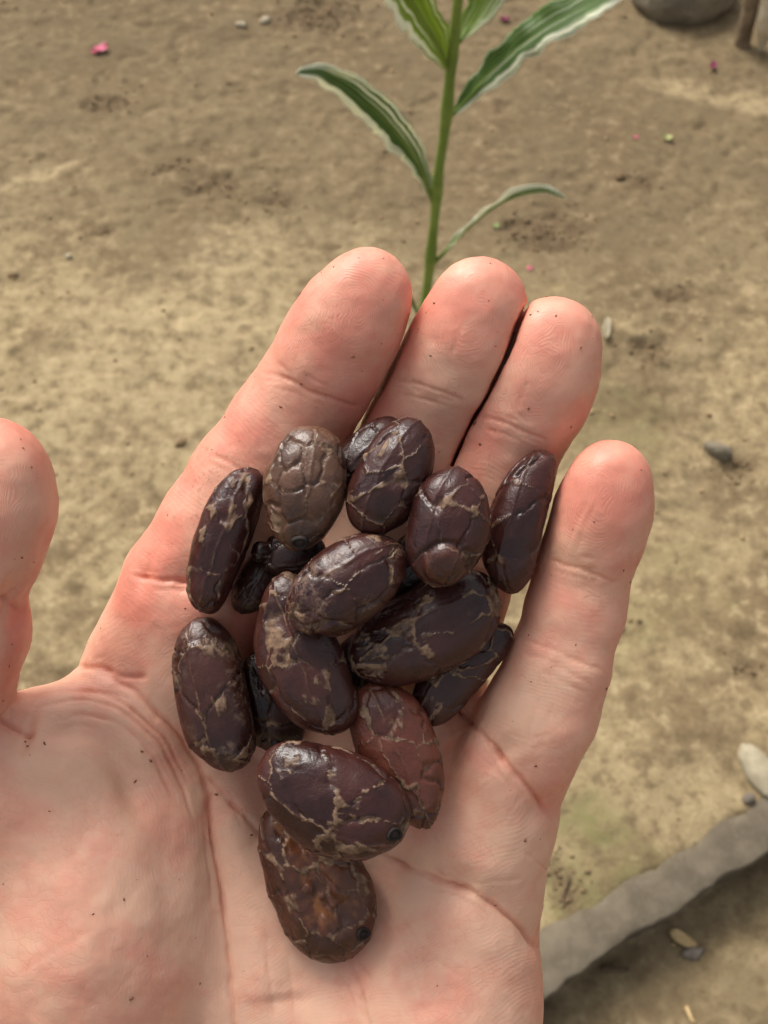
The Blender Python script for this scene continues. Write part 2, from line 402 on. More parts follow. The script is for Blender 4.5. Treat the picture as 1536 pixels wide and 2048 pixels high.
# ------------------------------------------------------------------ stones and litter
_ico = {}
def ico(sub):
    if sub not in _ico:
        bm = bmesh.new(); bmesh.ops.create_icosphere(bm, subdivisions=sub, radius=1.0)
        bm.verts.ensure_lookup_table()
        v = np.array([x.co[:] for x in bm.verts]); f = np.array([[q.index for q in x.verts] for x in bm.faces]); bm.free()
        v /= np.linalg.norm(v, axis=1)[:, None]
        _ico[sub] = (v, f)
    return _ico[sub]
def rot(ax, a): return np.array(Matrix.Rotation(a, 3, ax))
def stone(name, px, py, r, ang, mat, seed, rough=0.18, sub=4, sink=0.3, tilt=0.0):
    v, f = ico(sub)
    d = 1 + rough*fbm(v*1.3, 3, seed) + rough*0.35*fbm(v*4, 3, seed+1)
    p = v*d[:, None]*np.array(r)
    p = p @ (rot('Z', ang) @ rot('Y', tilt)).T
    c = gpt(px, py); c = c + np.array([0, 0, r[2]*(1-sink*1.0)-r[2]*0.25])
    return mesh_obj(name, p+c, f, mat, origin=(c[0], c[1], c[2]-r[2]))
tag(stone('boulder', 1362, 2, (.098, .085, .075), 0.1, M_STONE, 301, 0.10, 5, 0.35), 'large smooth rounded grey stone lying beside the wooden stake', 'stone')
tag(stone('stone', 1516, 1548, (.017, .036, .016), 0.42, M_PALE, 305, 0.12), 'pale cream elongated stone beside the concrete edging', 'stone')
tag(stone('pebble', 1497, 1600, (.008, .006, .006), 0.3, M_BLUE, 306, 0.3, 3), 'small grey pebble between pale stone and concrete edging', 'pebble')
tag(stone('pebble', 1436, 906, (.020, .012, .012), -0.5, M_STONE, 307, 0.35, 3), 'angular grey brown pebble half sunk in mossy dirt', 'pebble')
tag(stone('pebble', 1385, 1906, (.012, .007, .005), 0.2, M_BLUE, 308, 0.35, 3), 'flat grey pebble next to the straw husk', 'pebble')
for i, (px, py, r) in enumerate([(482, 52, .009), (530, 43, .010)]):
    tag(stone('pebble', px, py, (r*1.2, r*.8, r*.6), i, M_PALE, 310+i, 0.25, 3), ['smaller of two whitish pebbles on dry dirt beside a dark clod', 'larger of two whitish pebbles on dry dirt beside a dark clod'][i], 'pebble')
tag(stone('pebble', 138, 515, (.006, .005, .004), 0, M_PALE, 314, 0.25, 3), 'tiny whitish pebble alone on smooth tan dirt', 'pebble')
tag(stone('pebble', 27, 551, (.008, .006, .003), 0, M_DCRUMB, 315, 0.3, 3), 'dark brown rounded pebble on smooth tan dirt', 'pebble')
tag(stone('pebble', 363, 886, (.009, .005, .003), 0.7, M_DCRUMB, 316, 0.35, 3), 'flat brown pebble on dirt between thumb and index finger', 'pebble')
tag(stone('pebble', 1240, 355, (.009, .007, .005), 0.7, M_DCRUMB, 317, 0.3, 3), 'brown pebble beside a small crumbly clod', 'pebble')

def petal(name, px, py, size, ang, mat, seed, label, cat, curl=0.35, n=7, aspect=0.7):
    c = gpt(px, py); V, FA = [], []
    us = np.linspace(-1, 1, n)
    for a in us:
        for b in us:
            rr = math.sqrt(max(1-a*a*0.9, 0.02))
            x, y = a*size, b*size*aspect*rr
            z = size*(0.30 + curl*(a*a*0.7+b*b*0.5) + 0.25*vnoise(np.array([[a*1.6+seed, b*1.6, 0.5]]), seed)[0])
            V.append((c[0]+x*math.cos(ang)-y*math.sin(ang), c[1]+x*math.sin(ang)+y*math.cos(ang), c[2]+z))
    top = np.array(V); N = n*n
    V = np.r_[top, top-np.array([0, 0, size*0.06])]
    g = np.arange(N).reshape(n, n)
    for i in range(n-1):
        for j in range(n-1):
            FA.append((g[i, j], g[i+1, j], g[i+1, j+1], g[i, j+1])); FA.append((N+g[i, j], N+g[i, j+1], N+g[i+1, j+1], N+g[i+1, j]))
    per = [g[0, j] for j in range(n)]+[g[i, n-1] for i in range(1, n)]+[g[n-1, j] for j in range(n-2, -1, -1)]+[g[i, 0] for i in range(n-2, 0, -1)]
    for k in range(len(per)):
        a, b = per[k], per[(k+1) % len(per)]; FA.append((a, b, N+b, N+a))
    o = mesh_obj(name, V, [tuple(int(q) for q in f) for f in FA], mat, origin=c)
    return tag(o, label, cat)
petal('flower_petal', 203, 102, .013, 0.5, M_PETAL, 1, 'bright pink fallen petal on bare dirt, largest of the petals', 'petal', 0.5)
petal('flower_petal', 190, 107, .007, -0.4, M_PETAL, 2, 'small pale pink petal touching a larger bright pink petal', 'petal', 0.5)
petal('flower_petal', 1009, 42, .009, 0.2, M_PETAL2, 3, 'dark magenta petal on dirt behind the leafy stem', 'petal', 0.6)
petal('flower_petal', 1425, 137, .009, 1.2, M_PETAL2, 4, 'dark magenta petal on dirt in front of the stakes', 'petal', 0.7)
petal('flower_petal', 1271, 276, .0045, 0.2, M_PETAL, 5, 'tiny pink petal scrap beside a yellow green leaf bit', 'petal', 0.4)
petal('flower_petal', 1059, 538, .005, 0.9, M_PETAL, 6, 'faded pink petal scrap on dirt behind the middle finger', 'petal', 0.2)
petal('leaf_bit', 1334, 279, .009, -0.3, M_YG, 7, 'round yellow green fallen leaf bit on dirt', 'leaf', 0.6)
petal('leaf_bit', 992, 454, .006, 0.3, M_GREENBIT, 8, 'small bright green leaf bit beside the shrivelled leaf', 'leaf', 0.4)
petal('straw_husk', 1364, 1880, .016, -0.55, M_HUSK, 9, 'small golden straw husk lying below the concrete edging', 'husk', 0.1, 7, 0.42)
petal('dry_straw', 1212, 665, .022, 1.4, M_PALE, 10, 'pale dry straw blade on dirt behind the ring finger', 'straw', 0.2, 7, 0.25)

def tube(path, rad, seg=10, cap=True):
    path = np.asarray(path, float); n = len(path); rad = np.broadcast_to(np.asarray(rad, float), (n,))
    T = np.gradient(path, axis=0); T /= np.linalg.norm(T, axis=1)[:, None]
    ref = np.array([0.3, 0.9, 0.2]); V = []
    for p, t, r in zip(path, T, rad):
        a = np.cross(t, ref); a /= np.linalg.norm(a); b = np.cross(t, a)
        for k in range(seg):
            th = 2*math.pi*k/seg; V.append(p+r*(math.cos(th)*a+math.sin(th)*b))
    Fc = []
    for i in range(n-1):
        for k in range(seg):
            k2 = (k+1) % seg; Fc.append((i*seg+k, i*seg+k2, (i+1)*seg+k2, (i+1)*seg+k))
    if cap: Fc.append(tuple(range(seg))[::-1]); Fc.append(tuple((n-1)*seg+k for k in range(seg)))
    return np.array(V), Fc
def spline(pts, n):
    pts = np.asarray(pts, float); d = np.r_[0, np.cumsum(np.linalg.norm(np.diff(pts, axis=0), axis=1))]; d /= d[-1]
    t = np.linspace(0, 1, n); m = np.gradient(pts, d, axis=0)
    i = np.clip(np.searchsorted(d, t, side='right')-1, 0, len(d)-2); h = d[i+1]-d[i]; s = (t-d[i])/h
    s = s[:, None]; h = h[:, None]
    return (2*s**3-3*s**2+1)*pts[i]+(s**3-2*s**2+s)*h*m[i]+(-2*s**3+3*s**2)*pts[i+1]+(s**3-s**2)*h*m[i+1]
def twig(px0, py0, px1, py1, r, mat, label, seed):
    a, b = gpt(px0, py0), gpt(px1, py1); n = 12; t = np.linspace(0, 1, n)[:, None]
    p = a*(1-t)+b*t; p[:, :2] += 0.1*np.linalg.norm(b-a)*np.c_[fbm(np.c_[t*3, t*0+seed], 2, seed), fbm(np.c_[t*3, t*0+seed], 2, seed+5)]
    p[:, 2] = np.maximum(p[:, 2], [gz(q[0], q[1]) for q in p])+r*0.6
    v, f = tube(p, r*(1-0.5*t[:, 0]), 7)
    tag(mesh_obj('twig', v, f, mat, origin=p[0]), label, 'twig')
twig(1138, 1752, 1124, 1815, .0022, M_TWIG, 'thin dark twig on mossy dirt beside the edging', 3)
twig(1372, 2015, 1388, 2046, .003, M_HUSK, 'short pale straw twig on the lower dirt', 4)
twig(1200, 1935, 1255, 1945, .004, M_TWIG, 'dark rotten twig under the ragged concrete edge', 5)

# stakes at the far corner
def stake(name, px, py, h, r, mat, label, lean, seed, taper=1.0, foot=False):
    b = gpt(px, py); n = 60; t = np.linspace(0, 1, n)
    p = b + np.c_[lean[0]*t, lean[1]*t, -0.02+(h+0.02)*t]
    rr = r*(1-(1-taper)*t)*(1+0.05*fbm(np.c_[t*9, t*0+seed], 3, seed))
    if foot: rr = rr*(0.25+0.75*sstep(0.0, 0.16, t)); p[:, 2] += 0.018
    v, f = tube(p, rr, 20)
    k = fbm(v*np.array([60, 60, 8]), 3, seed)
    cen = np.repeat(p, 20, axis=0); v = cen + (v-cen)*(1+0.14*k)[:, None]
    return tag(mesh_obj(name, v, f, mat, origin=b), label, 'stake')
stake('wooden_stake', 1484, 92, 0.42, .0135, M_WOOD, 'brown weathered wooden stake standing beside the rounded grey stone', (-.01, .02), 11)
stake('bamboo_stake', 1522, 100, 0.40, .022, M_BAMB, 'pale bamboo stake with a tapered foot beside the brown wooden stake', (-.012, .02), 12, 1.0, True)

# loose crumbs on the ground (uncountable)
def crumbs(name, n, mat, lab, seed, dark):
    r = np.random.default_rng(seed); v0, f0 = ico(1); V, FF = [], []; k = 0
    m = 0
    pts = []
    if dark:
        for c in CLODS:
            cc = G(c[0], c[1])[:2]; q = int(n*c[2]*c[3]*55)
            pts.append(cc + r.normal(0, 0.55, (q, 2))*np.array([c[2], c[3]]))
        pts = np.concatenate(pts)
    else:
        pts = np.c_[r.uniform(-0.85, 0.85, n), r.uniform(0.2, 2.3, n)]
        keep = fbm(pts*7, 3, seed) > r.uniform(-0.5, 0.35, n); pts = pts[keep]
    z = ground_height(np.c_[pts, np.zeros(len(pts))])
    s, nn = kcoord(pts); ok = np.abs(nn) > 0.038
    for (x, y), zz, o in zip(pts, z, ok):
        if not o: continue
        sz = 0.0010+0.0036*r.random()**3.2
        if dark: sz *= 0.9
        d = 1+0.35*(r.random(len(v0))-0.5)
        p = v0*d[:, None]*sz*np.array([1, 0.6+0.5*r.random(), 0.45+0.3*r.random()])
        a = r.random()*6.28; R = rot('Z', a); V.append(p@R.T+np.array([x, y, zz+sz*0.25])); FF.append(f0+k); k += len(v0)
    o = mesh_obj(name, np.concatenate(V), np.concatenate(FF), mat, smooth=False)
    tag(o, lab, 'soil', kind='stuff')
crumbs('soil_crumbs', 2600, M_CRUMB, 'small loose tan soil crumbs scattered over the dirt', 21, False)
crumbs('dark_soil_crumbs', 1100, M_DCRUMB, 'dark crumbly soil in loose patches on the dirt', 22, True)

# ================================================================== plant
Y0 = 0.86
sp = [W(948, -330, 0.84), W(930, -150, Y0), W(916, 0, Y0), W(902, 130, Y0), W(892, 240, Y0), W(878, 340, Y0), W(868, 450, Y0), W(856, 560, Y0), W(842, 660, .865), W(826, 790, .88)]
base = G(812, 930); base[2] = gz(base[0], base[1])-0.01
sp.append(base)
stem_path = spline(np.array(sp)[::-1], 120)
plant = empty('ginger_plant', base)
tag(plant, 'tall leafy plant with a green stem and white striped leaves in dirt', 'plant')
tt = np.linspace(0, 1, 120); rad = 0.0052-0.0012*tt
for px, py in [(905, 120), (893, 235), (866, 400), (870, 520), (845, 640)]:
    q = W(px, py, Y0); j = np.argmin(np.linalg.norm(stem_path-q, axis=1)); rad = rad+0.0014*np.exp(-((np.arange(120)-j-1)/2.2)**2)*(np.arange(120) <= j+5)
v, f = tube(stem_path, rad, 14)
mesh_obj('stem', v, f, M_STEM, plant, origin=base)
def leaf(pts, wpx, color, seed, normal=(0, -0.6, 0.8), twist=(0, 0), fold=0.25, ruffle=0.1, shape=0.55, whites=(0.8, 0.8), midw=0.0, ymul=1.0):
    n, m = 110, 17
    c = spline(np.array(pts), n); t = np.linspace(0, 1, n)
    T = np.gradient(c, axis=0); T /= np.linalg.norm(T, axis=1)[:, None]
    wd = wpx*0.00044*0.38*(np.clip(t, 0, 1)**0.85*(1-t)**0.6*2.5*(0.35+0.65*1.0))
    wd = np.maximum(wd, 0.0012*(1-t*0.8))
    us = np.linspace(-1, 1, m); V = np.zeros((n, m, 3)); UV = np.zeros((n, m, 2)); WH = np.zeros((n, m))
    N0 = np.array(normal, float)
    for i in range(n):
        S = np.cross(T[i], N0); S /= np.linalg.norm(S); Nn = np.cross(S, T[i])
        a = twist[0]+(twist[1]-twist[0])*t[i]; ca, sa = math.cos(a), math.sin(a)
        S2 = ca*S+sa*Nn; N2 = -sa*S+ca*Nn
        ed = np.abs(us)**1.6
        rf = ruffle*wd[i]*ed*(np.sin(t[i]*34+us*1.5+seed)*0.6+1.2*vnoise(np.c_[np.full(m, t[i]*13), us*1.2, np.full(m, seed*3.1)], seed))
        ew = 1+0.07*vnoise(np.c_[np.full(m, t[i]*60), np.sign(us)*2, np.full(m, seed*1.1)], seed+9)+0.22*vnoise(np.c_[np.full(m, t[i]*16), np.sign(us)*2, np.full(m, seed*1.7)], seed+3)
        V[i] = c[i]+np.outer(us*wd[i]*ew, S2)+np.outer(fold*np.abs(us)*wd[i]+rf, N2)
        UV[i, :, 0] = us*0.5+0.5; UV[i, :, 1] = t[i]
        WH[i] = np.where(us < 0, whites[0], whites[1])*np.abs(us)**1.0*(0.75+0.5*t[i]) + midw*t[i]
    V = V.reshape(-1, 3); N = n*m; g = np.arange(N).reshape(n, m)
    fa = np.stack([g[:-1, :-1], g[1:, :-1], g[1:, 1:], g[:-1, 1:]], -1).reshape(-1, 4)
    o = mesh_obj('leaf', V, fa, M_LEAF, plant, origin=c[0], uv=UV.reshape(-1, 2), attrs={'white': WH.ravel()})
    so = o.modifiers.new('thickness', 'SOLIDIFY'); so.thickness = 0.0006
    o.color = color
    mv, mf = tube(c[:int(n*0.9)]-0.0004*N0, np.linspace(0.0022, 0.0005, int(n*0.9)), 6)
    ml = mesh_obj('midrib', mv, mf, M_STEM, o, origin=c[0]); ml.parent = o; ml.location = (0, 0, 0)
    return o
def WP(l): return [W(a, b, Y0+c) for a, b, c in l]
leaf(WP([(864, 402, 0), (845, 345, -.01), (800, 275, -.03), (740, 212, -.05), (672, 160, -.07), (630, 143, -.08), (592, 146, -.085)]), 84, (.85, .9, .95, 1), 2, twist=(0.25, 0.55), fold=0.2, ruffle=0.34, whites=(1.0, 0.75), midw=0.16)
leaf(WP([(897, 140, 0), (872, 85, -.015), (836, 25, -.03), (800, -40, -.045), (770, -130, -.06), (755, -220, -.07)]), 150, (2.3, 1.75, 1.0, 1), 5, twist=(-0.2, 0.0), fold=0.22, ruffle=0.07, whites=(0.72, 0.15))
leaf(WP([(918, 85, 0), (945, 45, .01), (975, -10, .02), (1010, -90, .025), (1050, -170, .03)]), 105, (2.0, 1.6, 1.0, 1), 8, twist=(0.2, 0.0), fold=0.2, ruffle=0.08, whites=(0.2, 0.75))
leaf(WP([(897, 238, 0), (928, 205, .005), (985, 142, .012), (1060, 78, .018), (1140, 28, .02), (1210, -6, .02), (1275, -30, .018)]), 100, (1.0, 1.0, .9, 1), 11, twist=(0.05, 0.15), fold=0.16, ruffle=0.22, whites=(0.35, 1.15))
leaf(WP([(871, 524, 0), (905, 488, -.006), (955, 440, -.012), (1005, 405, -.016), (1055, 383, -.02), (1095, 380, -.02), (1132, 397, -.02)]), 40, (.8, .85, .85, 1), 14, twist=(0.3, 2.9), fold=0.35, ruffle=0.35, whites=(0.7, 0.9), midw=0.25)
leaf(WP([(842, 645, 0), (832, 615, -.006), (822, 592, -.012), (812, 570, -.018)]), 26, (.8, .85, .85, 1), 17, twist=(0.9, 1.4), fold=0.4, ruffle=0.1, whites=(0.5, 0.5))
leaf(WP([(935, -190, 0), (980, -260, .01), (1050, -340, .02), (1120, -390, .02), (1180, -410, .02)]), 110, (1.1, 1.1, .9, 1), 20, twist=(0.1, 0.2), fold=0.2, ruffle=0.1, whites=(0.4, 0.9))
leaf(WP([(945, -310, -.01), (915, -400, -.02), (890, -500, -.03), (880, -580, -.04)]), 100, (1.3, 1.25, .9, 1), 23, twist=(-0.1, 0.1), fold=0.3, ruffle=0.06, whites=(0.7, 0.3))

# ================================================================== hand (signed distance field, meshed with surface nets)
def chain(pts): return [(L(a, b, z), r*(F-z)/F) for a, b, z, r in pts]
FINGERS = {
 'index': chain([(733, 590, 112, 92), (704, 640, 88, 106), (668, 705, 50, 111), (622, 787, 2, 110), (575, 860, -30, 116), (505, 960, -60, 119), (446, 1065, -78, 127), (390, 1180, -100, 134), (336, 1330, -140, 140)]),
 'middle': chain([(957, 612, 96, 96), (936, 668, 72, 104), (905, 730, 36, 107), (866, 795, -6, 104), (830, 875, -40, 108), (775, 1000, -80, 111), (715, 1120, -105, 116), (660, 1250, -140, 122), (640, 1420, -190, 130)]),
 'ring': chain([(1106, 690, 100, 95), (1092, 745, 78, 101), (1065, 805, 48, 103), (1030, 868, 14, 99), (1000, 945, -14, 103), (950, 1070, -50, 107), (900, 1190, -80, 112), (850, 1310, -120, 118), (820, 1450, -170, 130)]),
 'little': chain([(1220, 963, 135, 83), (1208, 1010, 118, 90), (1192, 1070, 95, 92), (1166, 1142, 66, 89), (1150, 1220, 52, 95), (1116, 1330, 40, 99), (1082, 1420, 22, 108), (1036, 1500, 0, 112), (978, 1610, -60, 122)]),
}
THUMB = chain([(-24, 958, 240, 124), (-33, 1010, 235, 135), (-54, 1085, 220, 133), (-78, 1185, 195, 117), (-72, 1265, 170, 122), (-105, 1360, 130, 124), (-190, 1540, 60, 160), (-150, 1750, 0, 190)])
PALM = [
 chain([(390, 1180, -110, 127), (322, 1365, -140, 142), (420, 1600, -190, 150), (520, 2100, -180, 190)]),
 chain([(640, 1330, -195, 120), (680, 1600, -235, 150), (640, 2100, -190, 190)]),
 chain([(840, 1380, -170, 120), (850, 1620, -205, 155), (780, 2100, -170, 190)]),
 chain([(1002, 1560, -70, 112), (952, 1690, -72, 128), (930, 1850, -80, 138), (908, 2000, -85, 156), (880, 2300, -130, 190)]),
 chain([(255, 1452, -70, 120), (90, 1530, -20, 140), (-140, 1640, 20, 160)]),
 chain([(480, 2250, -190, 200), (480, 2700, -230, 190), (470, 3400, -260, 230), (470, 4600, -320, 290)]),
 chain([(780, 2250, -190, 200), (760, 2700, -230, 190), (770, 3400, -260, 230), (780, 4600, -320, 290)]),
]
ELL = [  # centre px,py,z and radii u: thenar, palm heel, pads below the fingers
 ((150, 1650, -60), (255, 215, 175), 0.45), ((180, 1860, -50), (250, 330, 215), 0.12), ((180, 2200, -110), (270, 330, 190), 0.0),
 ((872, 2030, -95), (185, 210, 165), 0.0), ((905, 1620, -140), (190, 160, 110), 0.5), ((560, 1950, -160), (120, 380, 130), 0.0), ((660, 2080, -150), (200, 200, 140), 0.0),
]
STEP = 4.8
xs = np.arange(-520, 580, STEP); zs = np.arange(-420, 400, STEP)
yb = list(np.arange(560, -1180, -STEP)); s = STEP
while yb[-1] > -4300: s = min(s*1.12, 60); yb.append(yb[-1]-s)
ys = np.array(yb[::-1])
xs = np.r_[np.arange(-1150, -520, STEP*1.6), xs]
SH = (len(xs), len(ys), len(zs))
def sub(lo, hi):
    r = []
    for ax, a, b in zip((xs, ys, zs), lo, hi):
        i0 = max(int(np.searchsorted(ax, a))-1, 0); i1 = min(int(np.searchsorted(ax, b))+1, len(ax)); r.append(slice(i0, max(i1, i0+1)))
    return tuple(r)
def grid(sl):
    return xs[sl[0]].astype(np.float32)[:, None, None], ys[sl[1]].astype(np.float32)[None, :, None], zs[sl[2]].astype(np.float32)[None, None, :]
def roundcone(sl, a, ra, b, rb, p=2.0):
    X, Y, Z = grid(sl); d = b-a; l2 = float(d@d)
    t = np.clip(((X-a[0])*d[0]+(Y-a[1])*d[1]+(Z-a[2])*d[2])/l2, 0, 1)
    xy = (X-a[0]-t*d[0])**2+(Y-a[1]-t*d[1])**2; zz = (Z-a[2]-t*d[2])**2
    if p == 2.0: return np.sqrt(xy+zz)-(ra+(rb-ra)*t)
    return (xy**(p/2)+zz**(p/2))**(1/p)-(ra+(rb-ra)*t)
def smin(a, b, k):
    h = np.clip(k-np.abs(a-b), 0, None)/k
    return np.minimum(a, b)-h*h*k*0.25
def acc(D, sl, d, k): D[sl] = smin(D[sl], d, k)
PADB = 130
def bb(p, extra=PADB):
    lo = np.min([c-r for c, r in p], axis=0)-extra; hi = np.max([c+r for c, r in p], axis=0)+extra; return sub(lo, hi)
def field_chain(D, ch, k, p=2.0):
    for (a, ra), (b, rb) in zip(ch[:-1], ch[1:]):
        sl = bb([(a, ra), (b, rb)]); acc(D, sl, roundcone(sl, a, ra, b, rb, p).astype(np.float32), k)
BIG = np.float32(500)
palm = np.full(SH, BIG, np.float32)
for ch in PALM: field_chain(palm, ch, 70)
for (c, r, ang) in ELL:
    c = L(*c); r = np.array(r, float); m = r.max(); sl = sub(c-m-PADB, c+m+PADB); X, Y, Z = grid(sl)
    ca, sa = math.cos(ang), math.sin(ang); x = (X-c[0])*ca-(Y-c[1])*sa; y = (X-c[0])*sa+(Y-c[1])*ca; z = Z-c[2]
    k0 = np.sqrt((x/r[0])**2+(y/r[1])**2+(z/r[2])**2); k1 = np.sqrt((x/r[0]**2)**2+(y/r[1]**2)**2+(z/r[2]**2)**2)+1e-6
    acc(palm, sl, (k0*(k0-1)/k1).astype(np.float32), 75)
D = palm.copy(); FLD = {}
for nm, ch in list(FINGERS.items())+[('thumb', THUMB)]:
    sl = bb(ch, 150); f = np.full(SH, BIG, np.float32); field_chain(f, ch, 26, 2.45)
    D[sl] = np.minimum(D[sl], smin(palm[sl], f[sl], 60 if nm != 'thumb' else 45))
    if nm in ('index', 'middle', 'ring'): FLD[nm] = f
    del f
for n1_, n2_, g_, z0_ in (('index', 'middle', 9.0, -300.0), ('middle', 'ring', 6.5, 0.0)):
    sl = sub(np.array([-300, -200, -420]), np.array([420, 560, 400])); X, Y, Z = grid(sl); f1, f2 = FLD[n1_][sl], FLD[n2_][sl]
    cut = np.minimum(np.minimum((g_-np.abs(f1-f2))*0.5, (palm[sl]-30)*0.5), (Z-z0_-0.47*Y+115)*0.5); cut = np.where(f1+f2 > 120, -50, cut)
    D[sl] = np.maximum(D[sl], cut)
del FLD
def surface_nets(D):
    I = D < 0
    c = [I[i:SH[0]-1+i, j:SH[1]-1+j, k:SH[2]-1+k] for i in (0, 1) for j in (0, 1) for k in (0, 1)]
    anyc = c[0].copy(); allc = c[0].copy()
    for q in c[1:]: anyc |= q; allc &= q
    act = anyc & ~allc; ai, aj, ak = np.nonzero(act)
    vid = np.full(act.shape, -1, np.int64); vid[ai, aj, ak] = np.arange(len(ai))
    ps = np.zeros((len(ai), 3)); cnt = np.zeros(len(ai))
    co = [(0, 0, 0), (0, 0, 1), (0, 1, 0), (0, 1, 1), (1, 0, 0), (1, 0, 1), (1, 1, 0), (1, 1, 1)]
    val = {o: D[ai+o[0], aj+o[1], ak+o[2]] for o in co}
    pos = {o: np.c_[xs[ai+o[0]], ys[aj+o[1]], zs[ak+o[2]]] for o in co}
    for a in co:
        for b in co:
            if a < b and sum(abs(p-q) for p, q in zip(a, b)) == 1:
                m = (val[a] < 0) != (val[b] < 0); t = val[a][m]/(val[a][m]-val[b][m])
                ps[m] += pos[a][m]*(1-t)[:, None]+pos[b][m]*t[:, None]; cnt[m] += 1
    ps /= cnt[:, None]; quads = []
    for ax in range(3):
        s0 = [slice(0, -1) if q == ax else slice(1, -1) for q in range(3)]; s1 = [slice(1, None) if q == ax else slice(1, -1) for q in range(3)]
        A, B = I[tuple(s0)], I[tuple(s1)]; e = np.array(np.nonzero(A != B)).T
        if not len(e): continue
        ins = A[tuple(e.T)]; e = e+np.array([0 if q == ax else 1 for q in range(3)])
        u, v = [(1, 2), (2, 0), (0, 1)][ax]; du = np.eye(3, dtype=int)[u]; dv = np.eye(3, dtype=int)[v]
        q = [vid[tuple((e-du-dv).T)], vid[tuple((e-dv).T)], vid[tuple(e.T)], vid[tuple((e-du).T)]]
        q = np.stack(q, -1); q[~ins] = q[~ins][:, ::-1]; quads.append(q)
    return ps, np.concatenate(quads)
HV, HF = surface_nets(D); del D, palm
lab = np.arange(len(HV)); eds = np.concatenate([HF[:, [0, 1]], HF[:, [1, 2]], HF[:, [2, 3]], HF[:, [3, 0]]])
for _ in range(400):                                   # keep the one connected body
    old = lab.copy(); mn = np.minimum(lab[eds[:, 0]], lab[eds[:, 1]])
    np.minimum.at(lab, eds[:, 0], mn); np.minimum.at(lab, eds[:, 1], mn)
    np.minimum.at(lab, old, lab); lab = lab[lab]; lab = lab[lab]
    if (lab == old).all(): break
keepv = lab == np.bincount(lab).argmax(); newi = np.cumsum(keepv)-1; HF = newi[HF[keepv[HF[:, 0]]]]; HV = HV[keepv]
def laplace(V, Fq, it, lam):
    e = np.concatenate([Fq[:, [0, 1]], Fq[:, [1, 2]], Fq[:, [2, 3]], Fq[:, [3, 0]]]); n = len(V)
    deg = np.bincount(e[:, 0], minlength=n)+np.bincount(e[:, 1], minlength=n)
    for _ in range(it):
        s = np.stack([np.bincount(e[:, 0], V[e[:, 1], k], n)+np.bincount(e[:, 1], V[e[:, 0], k], n) for k in range(3)], -1)
        V = V+lam*(s/deg[:, None]-V)
    return V
def normals(V, Fq):
    n = np.cross(V[Fq[:, 2]]-V[Fq[:, 0]], V[Fq[:, 3]]-V[Fq[:, 1]]); N = np.zeros_like(V)
    for k in range(4):
        for a in range(3): N[:, a] += np.bincount(Fq[:, k], n[:, a], len(V))
    return N/(np.linalg.norm(N, axis=1)[:, None]+1e-9)
HV = laplace(HV, HF, 6, 0.5); HN = normals(HV, HF)
kk = F/(F-HV[:, 2]); HP = np.c_[768+HV[:, 0]*kk, 1024-HV[:, 1]*kk]       # where each vertex sits in the drawing of the creases
